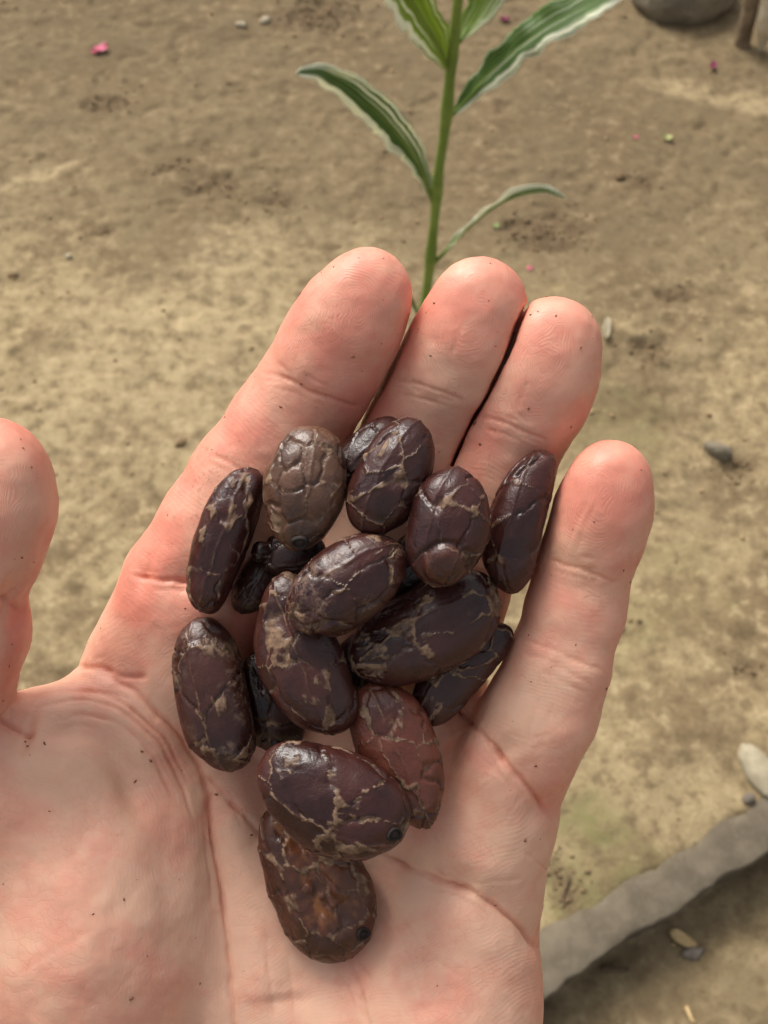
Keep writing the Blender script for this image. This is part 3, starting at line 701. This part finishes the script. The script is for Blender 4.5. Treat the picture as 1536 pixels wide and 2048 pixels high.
CREASES = [  # points, half width, depth, side bulge
 ([(518, 742), (570, 755), (620, 782), (670, 800), (722, 812)], 5, 6, .2), ([(530, 765), (590, 785), (650, 812)], 3, 1.8, .2),
 ([(405, 905), (440, 915), (480, 940), (520, 965)], 5, 4, .3), ([(415, 925), (450, 938), (500, 975)], 4, 3, .3),
 ([(250, 1145), (290, 1154), (340, 1161), (400, 1166), (520, 1190)], 8, 12, .5), ([(300, 1175), (350, 1182), (400, 1186)], 4, 3, .3),
 ([(782, 760), (830, 768), (880, 782), (935, 808)], 4.5, 5, .2), ([(790, 785), (850, 800), (905, 818)], 3, 1.8, .2),
 ([(955, 832), (1000, 842), (1050, 862), (1100, 888)], 4.5, 5, .2), ([(965, 858), (1020, 872), (1070, 892)], 3, 1.8, .2),
 ([(1090, 1118), (1130, 1128), (1180, 1142), (1240, 1168)], 4.5, 5, .2), ([(1100, 1138), (1150, 1150), (1200, 1164)], 3, 1.8, .2),
 ([(1045, 1275), (1090, 1292), (1150, 1318), (1220, 1345)], 4.5, 4, .2), ([(1035, 1300), (1080, 1318), (1140, 1345), (1195, 1372)], 4, 3, .2), ([(1075, 1340), (1130, 1365), (1180, 1390)], 4, 2.5, .3),
 ([(905, 1400), (945, 1455), (985, 1500), (1030, 1550), (1070, 1595), (1112, 1650)], 8, 16, .6),
 # heart line and edge folds
 ([(740, 1700), (790, 1728), (850, 1755), (920, 1780), (985, 1810), (1040, 1848), (1080, 1890), (1100, 1920)], 8, 17, .6),
 ([(940, 1770), (1000, 1762), (1050, 1756)], 4, 2.5, .3), ([(1040, 1700), (1075, 1720), (1100, 1750)], 5, 3, .3),
 # life line
 ([(128, 1325), (180, 1338), (255, 1375), (325, 1435), (380, 1500), (412, 1555), (428, 1640), (443, 1750), (455, 1850), (461, 1950), (467, 2080), (470, 2250)], 7, 15, .55),
 ([(140, 1326), (190, 1333), (240, 1350), (300, 1352)], 8, 9, .5),
 ([(412, 1545), (450, 1590), (500, 1640), (540, 1690)], 8, 8, .5),
 ([(690, 1905), (715, 1960), (735, 2040), (745, 2120)], 7, 5, .4),
 # folds on the thenar mound
 ([(-60, 1405), (0, 1432), (40, 1462), (70, 1475)], 9, 14, .5), ([(70, 1475), (130, 1458), (190, 1470), (235, 1515), (262, 1575), (300, 1650)], 30, 20, -1),
 ([(60, 1420), (150, 1400), (240, 1420), (310, 1480), (360, 1560), (395, 1660)], 6, 7, .5), ([(40, 1400), (130, 1378), (220, 1392), (290, 1440), (350, 1510), (385, 1580)], 5, 7.5, .5), ([(90, 1440), (170, 1425), (250, 1455), (310, 1520), (350, 1620)], 5, 5, .4),
 ([(300, 1650), (330, 1740), (350, 1850), (355, 1960)], 44, 9, -1), ([(560, 1980), (575, 2100)], 60, 10, -1), ([(820, 1905), (860, 2048)], 60, 8, -1), ([(660, 1760), (620, 1900), (590, 2048)], 60, 10, -1), ([(120, 1700), (170, 1850), (190, 2000)], 60, -8, -1), ([(30, 1560), (120, 1600), (200, 1700)], 30, 6, -1), ([(530, 1860), (540, 1950), (550, 2048)], 8, 3, .3), ([(575, 1900), (590, 2048)], 5, 2, .3),
 ([(-10, 1190), (20, 1205), (60, 1228)], 8, 14, .5), ([(-60, 1180), (-10, 1192)], 7, 8, .4),
 # fine lines along the finger pads
 ([(1195, 1000), (1170, 1050), (1150, 1110)], 3.5, 2.2, .3), ([(1175, 1000), (1150, 1050), (1128, 1105)], 3.5, 2.2, .3),
 ([(1080, 1390), (1060, 1450), (1050, 1500)], 3, 2, .3), ([(1110, 1400), (1095, 1450), (1080, 1500)], 3, 2, .3), ([(1010, 1465), (1045, 1475), (1085, 1472)], 3, 1.8, .3),
 ([(1060, 760), (1040, 800), (1028, 840)], 3.5, 1.8, .3), ([(930, 640), (915, 680), (900, 720)], 3.5, 1.5, .3),
 ([(880, 1540), (920, 1600), (990, 1560)], 3, 1.5, .3), ([(960, 1680), (1010, 1640), (1050, 1590)], 3, 1.2, .3), ([(800, 1830), (850, 1900), (930, 1960)], 4, 1.5, .3),
 ([(760, 1800), (800, 1870), (830, 1960), (850, 2048)], 4, 1.8, .3), ([(20, 1960), (110, 1900), (200, 1850)], 4, 1.3, .3), ([(40, 1700), (120, 1760), (180, 1850)], 4, 1.2, .3),
]
disp = np.zeros(len(HV)); crease = np.zeros(len(HV)); dlife = np.full(len(HV), 1e9)
front = sstep(-0.15, 0.25, HN[:, 2])
def polydist(Q, pts):
    pts = np.asarray(pts, float); sl = np.linalg.norm(np.diff(pts, axis=0), axis=1); tot = sl.sum(); cum = np.r_[0, np.cumsum(sl)]
    best = np.full(len(Q), 1e9); par = np.zeros(len(Q))
    for i in range(len(pts)-1):
        d = pts[i+1]-pts[i]; t = np.clip(((Q-pts[i])@d)/(d@d), 0, 1); e = np.linalg.norm(Q-pts[i]-t[:, None]*d, axis=1)
        m = e < best; best[m] = e[m]; par[m] = (cum[i]+t[m]*sl[i])/tot
    return best, par
wob = np.c_[fbm(HP/55, 3, 401), fbm(HP/55, 3, 402)]*5
for pts, w, dep, sb in CREASES:
    pp = spline(np.array(pts, float), max(8, 4*len(pts))); ext = 12*w+10 if sb > 0 else 3*w+10; lo = pp.min(0)-ext; hi = pp.max(0)+ext
    m = np.nonzero(((HP > lo) & (HP < hi)).all(1) & (front > 0))[0]
    if not len(m): continue
    e, par = polydist(HP[m]+wob[m], pp)
    tp = sstep(0, 0.14, par)*sstep(1, 0.86, par)*(0.8+0.35*vnoise(np.c_[par*9, np.full(len(m), w)], 5))*front[m]
    if sb < 0:
        disp[m] -= dep*np.exp(-(e/w)**2)*sstep(0, .25, par)*sstep(1, .75, par)*front[m]; continue
    gdis = dep*0.75*np.exp(-(e/(w*0.62))**2)*tp + (dep*1.1*np.exp(-(e/(w*4.8))**2)*tp if dep >= 8 else 0)*(0.5 if dep < 11 else 1.0); side = (0 if dep >= 8 else dep*sb*0.4)*np.exp(-((e-w*3.6)/(w*2.6))**2)*tp
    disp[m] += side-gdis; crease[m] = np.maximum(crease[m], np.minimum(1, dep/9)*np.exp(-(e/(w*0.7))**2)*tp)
rl = np.random.default_rng(31)
for pts, w, dep, sb in [c for c in CREASES if c[2] >= 5 and c[3] > 0]:
    pp0 = spline(np.array(pts, float), 40)
    for _ in range(4):
        a0 = rl.integers(0, 26); pp = pp0[a0:a0+int(rl.integers(8, 14))]; tg = pp[-1]-pp[0]; nv = np.array([-tg[1], tg[0]])/(np.linalg.norm(tg)+1e-6)
        pp = pp+nv*rl.uniform(-26, 26)+np.outer(np.linspace(-1, 1, len(pp)), nv)*rl.uniform(-7, 7)
        m = np.nonzero(((HP > pp.min(0)-20) & (HP < pp.max(0)+20)).all(1) & (front > 0))[0]
        if not len(m): continue
        e, par = polydist(HP[m]+wob[m], pp); tp = sstep(0, .3, par)*sstep(1, .7, par)*front[m]
        disp[m] -= 1.7*np.exp(-(e/3.2)**2)*tp; crease[m] = np.maximum(crease[m], 0.35*np.exp(-(e/3.0)**2)*tp)
# soft fleshy unevenness
disp += 3.0*fbm(HV/85, 3, 411)+1.2*fbm(HV/30, 2, 415)
HV = HV+HN*disp[:, None]
# ridge pattern: phase and strength per vertex, redness per vertex
phase = np.zeros(len(HV)); ramp_ = np.zeros(len(HV)); red = np.full(len(HV), 0.22); own = np.full(len(HV), 1e9)
CW = fbm(HP/120, 3, 421)*22; CW2 = fbm(HP/80, 3, 423)*34; CW3 = fbm(HP/80, 3, 424)*34
for nm, ch in list(FINGERS.items())+[('thumb', THUMB)]:
    c = np.array([q for q, r in ch]); rr = np.array([r for q, r in ch])
    pr = np.c_[768+c[:, 0]*F/(F-c[:, 2]), 1024-c[:, 1]*F/(F-c[:, 2])]
    e, par = polydist(HP, pr)
    upto = 0.93 if nm != 'thumb' else 0.62
    m = (e < 150) & (par < upto) & (e < own); own[m] = e[m]
    tip, dip = pr[0], pr[3]; ax = (dip-tip)/np.linalg.norm(dip-tip); q = HP-(tip+ax*25); al = q@ax; ac = q@np.array([-ax[1], ax[0]])
    sper = 6.0
    q2 = q+np.c_[CW2, CW3]; al2 = q2@ax; ac2 = q2@np.array([-ax[1], ax[0]]); loop = np.sqrt((ac2*1.15)**2+np.where(al2 < 0, al2*1.0, al2*0.55)**2)
    tr = (HP-tip)@ax + CW + 0.0012*ac**2
    Ld = np.linalg.norm(dip-tip); dist = (HP-tip)@ax
    isd = m & (dist < Ld*0.86)
    phase[isd] = loop[isd]*2*math.pi/sper; ramp_[isd] = sstep(Ld*0.86, Ld*0.72, dist[isd])
    isp = m & (dist > Ld*1.08); phase[isp] = tr[isp]*2*math.pi/10.5; ramp_[isp] = 0.55*sstep(Ld*1.08, Ld*1.2, dist[isp])
    pad = np.exp(-(al/95)**2-(ac/80)**2); red[m] = np.maximum(red[m], 0.40+0.52*pad[m])
    red[m] = np.maximum(red[m], 0.30+0.55*sstep(0.45, 1.0, e[m]/110)*(0.7 if nm != 'index' else 1.0))
    if nm == 'index': red[m] += 0.12
pl = own > 1e8
elf, plf = polydist(HP, spline(np.array(CREASES[19][0], float), 50))
left = pl & (HP[:, 0] < np.interp(HP[:, 1], [1330, 1500, 1640, 2048], [140, 380, 428, 466]))
phase[left] = (elf[left]+CW[left]*0.8)*2*math.pi/8.5; ramp_[left] = 0.5*sstep(6, 25, elf[left])*sstep(420, 120, elf[left])
right = pl & ~left
qd = HP[:, 0]*0.45+HP[:, 1]*0.9+CW*1.6
phase[right] = qd[right]*2*math.pi/9.0; ramp_[right] = 0.7*sstep(6, 25, elf[right])
ramp_ *= np.clip(0.75+0.9*fbm(HP/45, 3, 441), 0.1, 1.2)*front*np.clip(1-1.6*crease, 0, 1)
def reds(px, py, rx, ry, k):
    global red
    red = red+k*np.exp(-((HP[:, 0]-px)/rx)**2-((HP[:, 1]-py)/ry)**2)
reds(110, 1780, 160, 260, .18); reds(330, 1600, 90, 120, .14); reds(560, 1900, 120, 260, -.12); reds(990, 1640, 90, 120, .08); reds(1060, 1560, 60, 60, .15)
reds(250, 1340, 90, 40, .25); reds(1000, 1960, 120, 80, .14); reds(430, 1230, 90, 60, -.14); reds(440, 1800, 50, 260, -.16); reds(330, 1100, 90, 70, .1); reds(780, 1850, 120, 90, .10); reds(1020, 1450, 60, 80, -.06)
red = laplace(np.c_[np.clip(red, 0, 1), red*0, red*0], HF, 45, 0.6)[:, 0]
dust = sstep(0.3, 0.6, fbm(HP/60, 3, 431))*0.25
dust = np.clip(dust+0.8*np.exp(-((HP[:, 0]-370)/150)**2-((HP[:, 1]-960)/180)**2)*sstep(0, .3, fbm(HP/40, 2, 433)), 0, 1)
hand_o = to_world(L(640, 2000, -150))
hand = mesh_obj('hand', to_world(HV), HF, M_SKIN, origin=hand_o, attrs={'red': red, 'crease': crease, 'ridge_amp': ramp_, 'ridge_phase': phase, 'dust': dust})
tag(hand, 'open palm-up hand with light skin cupping a pile of cacao beans', 'hand')

# ================================================================== beans
HB = 5.0
hx0, hy0 = -700.0, -1200.0; HW, HH = 300, 400
HM = np.full((HW, HH), -900.0)
def hbin(P): return np.clip(((P[:, 0]-hx0)/HB).astype(int), 0, HW-1), np.clip(((P[:, 1]-hy0)/HB).astype(int), 0, HH-1)
bi, bj = hbin(HV); np.maximum.at(HM, (bi, bj), HV[:, 2])
for _ in range(2):
    S = HM.copy()
    for dx in (-1, 0, 1):
        for dy in (-1, 0, 1): S = np.maximum(S, np.where(HM < -800, np.roll(np.roll(HM, dx, 0), dy, 1), -900))
    HM = S
DP = (0.048, 0.0150, 0.0115, 1); PUR = (0.054, 0.016, 0.0125, 1); GRB = (0.118, 0.060, 0.036, 1); BRN = (0.10, 0.036, 0.019, 1); BLK = (0.036, 0.0145, 0.011, 1); RED = (0.15, 0.046, 0.028, 1)
# head px, tail px, visible width, thickness, z adjust, tilt, bend, taper, colour, tan, wear, cells, penetration, wrinkle, scar, label
BEANS = [
 ('b3', (662, 990), (806, 852), 120, 100, 20, 0, .12, .0, DP, .15, .2, 16, 10, .6, None, 'dark purple cacao bean mostly hidden behind a shiny dark bean'),
 ('b5b', (480, 1225), (545, 1110), 80, 80, 0, 0, .1, .0, BLK, .0, .1, 14, 10, .5, None, 'almost black cacao bean deep in the gap beside the slim upright bean'),
 ('b9', (510, 1300), (570, 1510), 130, 90, 0, 0, .1, .0, BLK, .1, .1, 12, 10, .5, None, 'black wrinkled cacao bean wedged under the long curved bean'),
 ('bmid', (770, 1180), (900, 1080), 130, 80, 0, 0, 0, .0, BLK, .1, .1, 14, 14, .6, None, 'dark cacao bean buried beneath the middle of the pile'),
 ('bmid2', (700, 1400), (760, 1270), 130, 80, 0, 0, 0, .0, BLK, .1, .1, 14, 14, .6, None, 'dark cacao bean buried between the reddish bean and the long tan patched bean'),
 ('b13', (832, 1436), (1012, 1248), 106, 90, 0, 0, -.14, -.1, DP, .45, .3, 14, 14, .5, None, 'narrow dark bean with a tan end under the long tan patched bean'),
 ('b5', (518, 1112), (650, 1100), 92, 80, 0, 0, 0, .0, BLK, .25, .2, 9, 14, .4, None, 'black bean tip with a nub poking out under the grey brown bean'),
 ('b1', (398, 1222), (496, 938), 106, 120, 0, .0, -.16, .05, PUR, .42, .45, 20, 14, 1.2, None, 'slim dark bean standing on edge along the index finger'),
 ('b8', (392, 1234), (462, 1540), 148, 110, 0, 0, .06, .05, (.064, .0225, .016, 1), .45, 1.0, 22, 14, 1., None, 'long cracked brown bean lying nearest the thumb mound'),
 ('b12', (1000, 1184), (1078, 900), 116, 120, 0, 0, -.18, -.1, PUR, .16, .35, 14, 14, .5, None, 'curved smooth purple bean leaning against the little finger'),
 ('b14', (738, 1366), (858, 1652), 158, 110, 0, 0, -.04, -.16, RED, .55, .4, 26, 16, .6, None, 'reddish brown bean with tan veins and a rough blunt end'),
 ('b16', (552, 1612), (704, 1916), 196, 120, 0, 0, -.06, .12, BRN, .40, .6, 22, 18, 2.2, (727, 1866), 'wrinkled orange brown bean lowest on the palm, partly under a plump bean'),
 ('b4', (728, 1066), (840, 842), 150, 120, 0, 0, .05, -.05, DP, .32, .2, 20, 22, 1.2, None, 'glossy dark wrinkled bean behind the grey brown oval bean'),
 ('b7', (548, 1156), (665, 1466), 166, 120, 0, 0, .17, .16, (.058, .0185, .014, 1), .40, .3, 16, 26, .5, None, 'long curved purple brown bean tucked under the centre oval bean'),
 ('b2', (590, 1100), (634, 850), 162, 120, 0, 0, 0, .04, GRB, .30, 1.1, 30, 26, .6, (601, 1083), 'dull grey brown oval bean with cracked plates and a dark seed scar'),
 ('b10', (706, 1342), (998, 1176), 182, 125, 0, 0, .06, .05, DP, .60, .5, 20, 32, .7, None, 'long dark bean with pale tan patches at one end, under the centre oval bean'),
 ('b11', (872, 1172), (918, 938), 164, 125, 0, 0, .02, .0, PUR, .22, .45, 18, 40, .7, None, 'dark oval bean with a reddish round knob at one end'),
 ('b6', (584, 1246), (800, 1094), 166, 125, 0, 0, .02, .0, PUR, .42, 1.0, 20, 34, .9, None, 'dark oval bean with pale worn streaks on top of the pile'),
 ('b15', (520, 1528), (810, 1668), 214, 135, 0, 0, .04, .08, PUR, .60, .3, 20, 28, .8, (788, 1668), 'plump dark bean laced with tan veins and a round seed scar'),
]
PATCH = {'b10': [(-.72, .25, .22, .5), (-.25, .42, .16, .34), (-.1, -.2, .1, .3), (-.8, -.25, .14, .4)], 'b6': [(-.85, 0, .12, .6), (.75, .45, .15, .25)], 'b15': [(.12, -.28, .1, .4), (-.72, .3, .16, .35), (.3, .2, .07, .3)],
         'b8': [(-.6, .3, .2, .3), (.1, .25, .14, .3)], 'b14': [(-.45, .2, .14, .3), (.72, .0, .07, .5)], 'b7': [(.3, .35, .12, .3), (.5, -.1, .1, .2)], 'b1': [(.75, .1, .14, .4), (.4, .5, .14, .25)], 'b13': [(-.6, -.1, .2, .4)], 'b4': [(.35, .5, .22, .2)], 'b16': [(-.5, -.55, .2, .2), (0, -.6, .16, .2)]}
IV, IF = ico(6)
def make_bean(i, nm, hd, tl, w, th, dz, tilt, bend, taper, colr, tan, wear, cells, pen, wrk, scar, label):
    hd, tl = np.array(hd, float), np.array(tl, float); cx, cy = (hd+tl)/2; d = tl-hd; a = np.linalg.norm(d)/2; ang = math.atan2(-d[1], d[0])
    b, c = w/2, th/2; n = IV; sd = 500+i*13; r = np.random.default_rng(sd)
    pe = {'b1': 2.6, 'b12': 2.15, 'b8': 2.25, 'b13': 2.2}.get(nm, 2.03)
    q = n/ (np.abs(n)**pe).sum(1)[:, None]**(1/pe)
    x = q[:, 0]*a; tpf = 1+taper*q[:, 0]; y = q[:, 1]*b*tpf+bend*b*2*(q[:, 0]**2-0.35); z = q[:, 2]*c*tpf
    P = np.c_[x, y, z]; P += (n*(5.0*fbm(P/75+i, 2, sd))[:, None])
    nrm = n/np.array([a, b, c]); nrm /= np.linalg.norm(nrm, axis=1)[:, None]
    if nm == 'b11':
        kc = np.array([-a*0.62, -b*0.12, c*0.62]); e = np.linalg.norm(P-kc, axis=1); P += nrm*(9*sstep(50, 25, e)-5*np.exp(-((e-50)/6)**2))[:, None]
    if nm == 'b5':
        kc = np.array([-a*0.92, b*0.2, c*0.35]); e = np.linalg.norm(P-kc, axis=1); P += nrm*(14*sstep(24, 10, e)-5*np.exp(-((e-27)/5)**2))[:, None]
    if nm == 'b16':
        e, pr = polydist(P[:, :2]+14*np.c_[fbm(P/30, 2, 5), fbm(P/30, 2, 6)], np.array([(-a*.75, b*.15), (-a*.25, b*.2), (a*.15, -b*.05), (a*.35, b*.3)])); up = (n[:, 2] > 0)
        P += nrm*(up*(-20*np.exp(-(e/26)**2)+4*np.exp(-(e/34)**2)*np.abs(fbm(P/22, 2, 7))*2))[:, None]
    # cracked plates
    warp = np.stack([fbm(P/34, 3, sd+k) for k in (1, 2, 3)], -1)*16
    sc = np.array([0.8, 1.0, 1.0]); Q = (P+warp)*sc
    k = r.normal(size=(cells, 3)); k /= np.linalg.norm(k, axis=1)[:, None]; S = k*np.array([a, b, c])*sc
    d2 = np.linalg.norm(Q[:, None, :]-S[None], axis=2); o = np.argpartition(d2, 2, axis=1)[:, :3]; dd = np.take_along_axis(d2, o, 1); so = np.argsort(dd, axis=1)
    dd = np.take_along_axis(dd, so, 1); o = np.take_along_axis(o, so, 1); ed = (dd[:, 1]-dd[:, 0])*0.5
    have = sstep(-0.6, -0.1, fbm(P/70, 3, sd+5)); pid = r.random(cells)[o[:, 0]]
    # finer second network of wrinkles
    S2 = r.normal(size=(cells*5, 3)); S2 /= np.linalg.norm(S2, axis=1)[:, None]; S2 = S2*np.array([a, b, c])*np.array([0.5, 1, 1]); Q2 = (P+warp*1.3)*np.array([0.5, 1, 1])
    e2 = np.partition(np.linalg.norm(Q2[:, None, :]-S2[None], axis=2).astype(np.float32), 1, axis=1); ed2 = (e2[:, 1]-e2[:, 0])*0.5
    h2 = sstep(0.0, 0.35, fbm(P/50+9, 3, sd+6))*wrk
    ridge = np.abs(fbm(P*np.array([1/46, 1/17, 1/17]), 3, sd+8))
    dk = sstep(-0.12, 0.12, fbm(P/60+11, 2, sd+16))            # open crack (1) or raised seam (0)
    vs = r.uniform(-.55, .55); seam = np.where(n[:, 2] > -.1, np.abs(P[:, 1]-b*vs*np.sqrt(np.clip(1-q[:, 0]**2, 0, 1))-5*fbm(P/30, 2, sd+17)), 99)*0.6
    lift = (1.3*(1-np.exp(-ed/4))-6.5*np.exp(-(ed/1.6)**2)*dk+1.7*np.exp(-(ed/2.2)**2)*(1-dk))*have + 0.9*(pid-0.5)*sstep(0, 3, ed) + 1.5*np.exp(-(seam/2.0)**2) - 1.3*np.exp(-(ed2/1.5)**2)*h2*0.8 - 3.0*max(wrk-.4, 0)*np.clip(0.12-ridge, 0, 1)*3*sstep(0, .4, fbm(P/60+2, 2, sd+15))
    vein = sstep(-0.25, 0.35, fbm(P/55+3, 3, sd+9)); patch = sstep(0.36, 0.52, fbm(P/48+7, 4, sd+10)+0.25*(np.abs(q[:, 0]) > 0.6)*np.abs(q[:, 0]))
    wide = sstep(0.1, 0.5, fbm(P/40+3, 3, sd+9)+0.35*tan-0.1)
    wv = 1.5+(1+7.5*tan)*wide*np.clip(fbm(P/13, 2, sd+11)+0.55, 0, 1)
    tanm = sstep(wv*1.25, wv*0.5, ed)*have*(0.38+0.32*(1-dk)+0.5*wide)*min(1, 0.4+tan*1.6) + 0.5*sstep(2.6, 0.9, seam)*sstep(-.3, .2, fbm(P/35, 2, sd+18))*min(1, .4+tan)
    tanm = tanm + 0.35*patch*sstep(0.25, 0.7, tan)*np.clip(0.6+fbm(P/9, 2, sd+23), 0, 1)
    orange = np.zeros(len(P))
    if nm == 'b11': orange = 0.12*sstep(48, 36, np.linalg.norm(P-np.array([-a*0.62, -b*0.12, c*0.75]), axis=1))
    if nm == 'b16': orange = 0.9*np.exp(-(e/40)**2)*sstep(-.1, .3, fbm(P/28, 3, 88))
    for (pu, pv, ru, rv) in PATCH.get(nm, []):
        dq = np.sqrt(((q[:, 0]-pu)/ru)**2+((q[:, 1]-pv)/rv)**2); tanm = np.maximum(tanm, (n[:, 2] > 0)*sstep(0, .45, 0.9-dq+1.3*fbm(P*np.array([1/30, 1/13, 1/13]), 4, sd+21))*sstep(1.5, 1.0, dq)*np.clip(0.62+0.9*fbm(P*np.array([1/26, 1/4.5, 1/4.5]), 3, sd+22), 0.12, 0.75)*0.85)
    tanm = np.clip(tanm, 0, 1); lift += 1.6*tanm
    if nm == 'b14': lift += 6*sstep(.86, .97, q[:, 0])*fbm(P/9, 3, 77)
    P = P+nrm*lift[:, None]
    wr = wear*sstep(-0.1, 0.35, fbm(P/60+5, 3, sd+14))
    R = rot('Z', ang) @ rot('Y', tilt)
    P = P @ R.T
    Z = 0.0
    for _ in range(4):
        C = L(cx, cy, Z); s_ = (F-Z)/F; B = P*s_; bi, bj = hbin(B+C); lowm = B[:, 2] < 0
        gap = HM[bi[lowm], bj[lowm]]-B[lowm, 2]; Z = float(np.percentile(gap, 98.5))-pen*0.6+dz
    C = L(cx, cy, Z); B = P*((F-Z)/F)+C
    bi, bj = hbin(B); np.maximum.at(HM, (bi, bj), B[:, 2])
    wC = to_world(C)
    ob = mesh_obj('cacao_bean', to_world(B), IF, M_BEAN, origin=wC, attrs={'tan': tanm, 'plate': pid, 'wear': wr, 'orange': orange}); ob.color = tuple(0.82*c_ for c_ in colr[:3])+(1.0,)
    tag(ob, label, 'cacao bean', 'cacao beans held in the hand')
    if scar:
        k = F/(F-B[:, 2]); dpx = np.hypot(768+B[:, 0]*k-scar[0], 1024-B[:, 1]*k-scar[1])-0.15*B[:, 2]*0; dpx[B[:, 2] < C[2]-10] = 1e9
        j = int(np.argmin(dpx)); ce = B[j]; nn = (n[j]/np.array([a, b, c])) @ R.T; nn /= np.linalg.norm(nn); ce = ce+nn*3.0
        t1 = np.cross(nn, [0.2, 1, 0.1]); t1 /= np.linalg.norm(t1); t2 = np.cross(nn, t1); V, FA, sg = [], [], 22
        prof = [(17, -5), (15.5, 1.5), (13, 2.2), (10.5, 0.5), (9.5, -2), (8, 0.5), (5.5, 2.0), (2.5, 2.6)]
        for rr, hh in prof:
            for k_ in range(sg):
                th_ = 2*math.pi*k_/sg; wq = rr*(1+0.08*math.sin(3*th_+i)); V.append(ce+t1*wq*math.cos(th_)+t2*wq*0.85*math.sin(th_)+nn*hh)
        for p_ in range(len(prof)-1):
            for k_ in range(sg): FA.append((p_*sg+k_, p_*sg+(k_+1) % sg, (p_+1)*sg+(k_+1) % sg, (p_+1)*sg+k_))
        FA.append(tuple((len(prof)-1)*sg+k_ for k_ in range(sg)))
        mesh_obj('seed_scar', to_world(np.array(V)), FA, M_SCAR, ob, origin=wC)
    return Z
for i, bdef in enumerate(BEANS):
    z = make_bean(i, *bdef[:11], int(bdef[11]*1.25), *bdef[12:]); print('bean', bdef[0], 'z', round(z))

# ------------------------------------------------------------------ shell dust lying on the skin
def dustflakes():
    r = np.random.default_rng(5); N = normals(HV, HF); ok = np.nonzero((N[:, 2] > 0.12) & (HP[:, 1] < 2060) & (HP[:, 0] > -20))[0]
    pos = HP[ok]; wgt = 0.25+1.6*(fbm(pos/70, 2, 61) > 0.15)+3.0*((N[ok, 2] < 0.55) & (pos[:, 0] < 620) & (pos[:, 1] < 1300))+1.2*(pos[:, 1] < 950)
    wgt *= np.where((pos[:, 0] > 600) & (pos[:, 1] > 1500), 0.3, 1.0)
    pick = r.choice(ok, 210, replace=False, p=wgt/wgt.sum()); v0, f0 = ico(1); V, FF, k = [], [], 0
    big = [(597, 581), (705, 712), (275, 1560), (300, 1520), (400, 1420), (505, 1672), (262, 2000), (90, 1488), (50, 1480), (55, 1490), (285, 1503), (950, 845), (1050, 1680), (1000, 1820)]
    pick = list(pick)+[int(ok[np.argmin(np.hypot(pos[:, 0]-x, pos[:, 1]-y))]) for x, y in big]
    for m, j in enumerate(pick):
        sz = 0.9+1.9*r.random()**2.5
        if m >= 210: sz = 2.6+1.4*r.random()
        nn = N[j]; t1 = np.cross(nn, r.normal(size=3)); t1 /= np.linalg.norm(t1); t2 = np.cross(nn, t1)
        p = v0*(1+0.5*(r.random(len(v0))-0.5))[:, None]*sz*np.array([0.9+r.random()*0.9, 0.6+r.random()*0.5, 0.35])
        V.append(HV[j]+p[:, :1]*t1+p[:, 1:2]*t2+(p[:, 2:]+sz*0.25)*nn); FF.append(f0+k); k += len(v0)
    o = mesh_obj('shell_dust', to_world(np.concatenate(V)), np.concatenate(FF), M_DUST, smooth=False)
    tag(o, 'brown specks of cacao shell dust sprinkled over the skin', 'dust', kind='stuff')
dustflakes()
print('hand verts', len(HV))
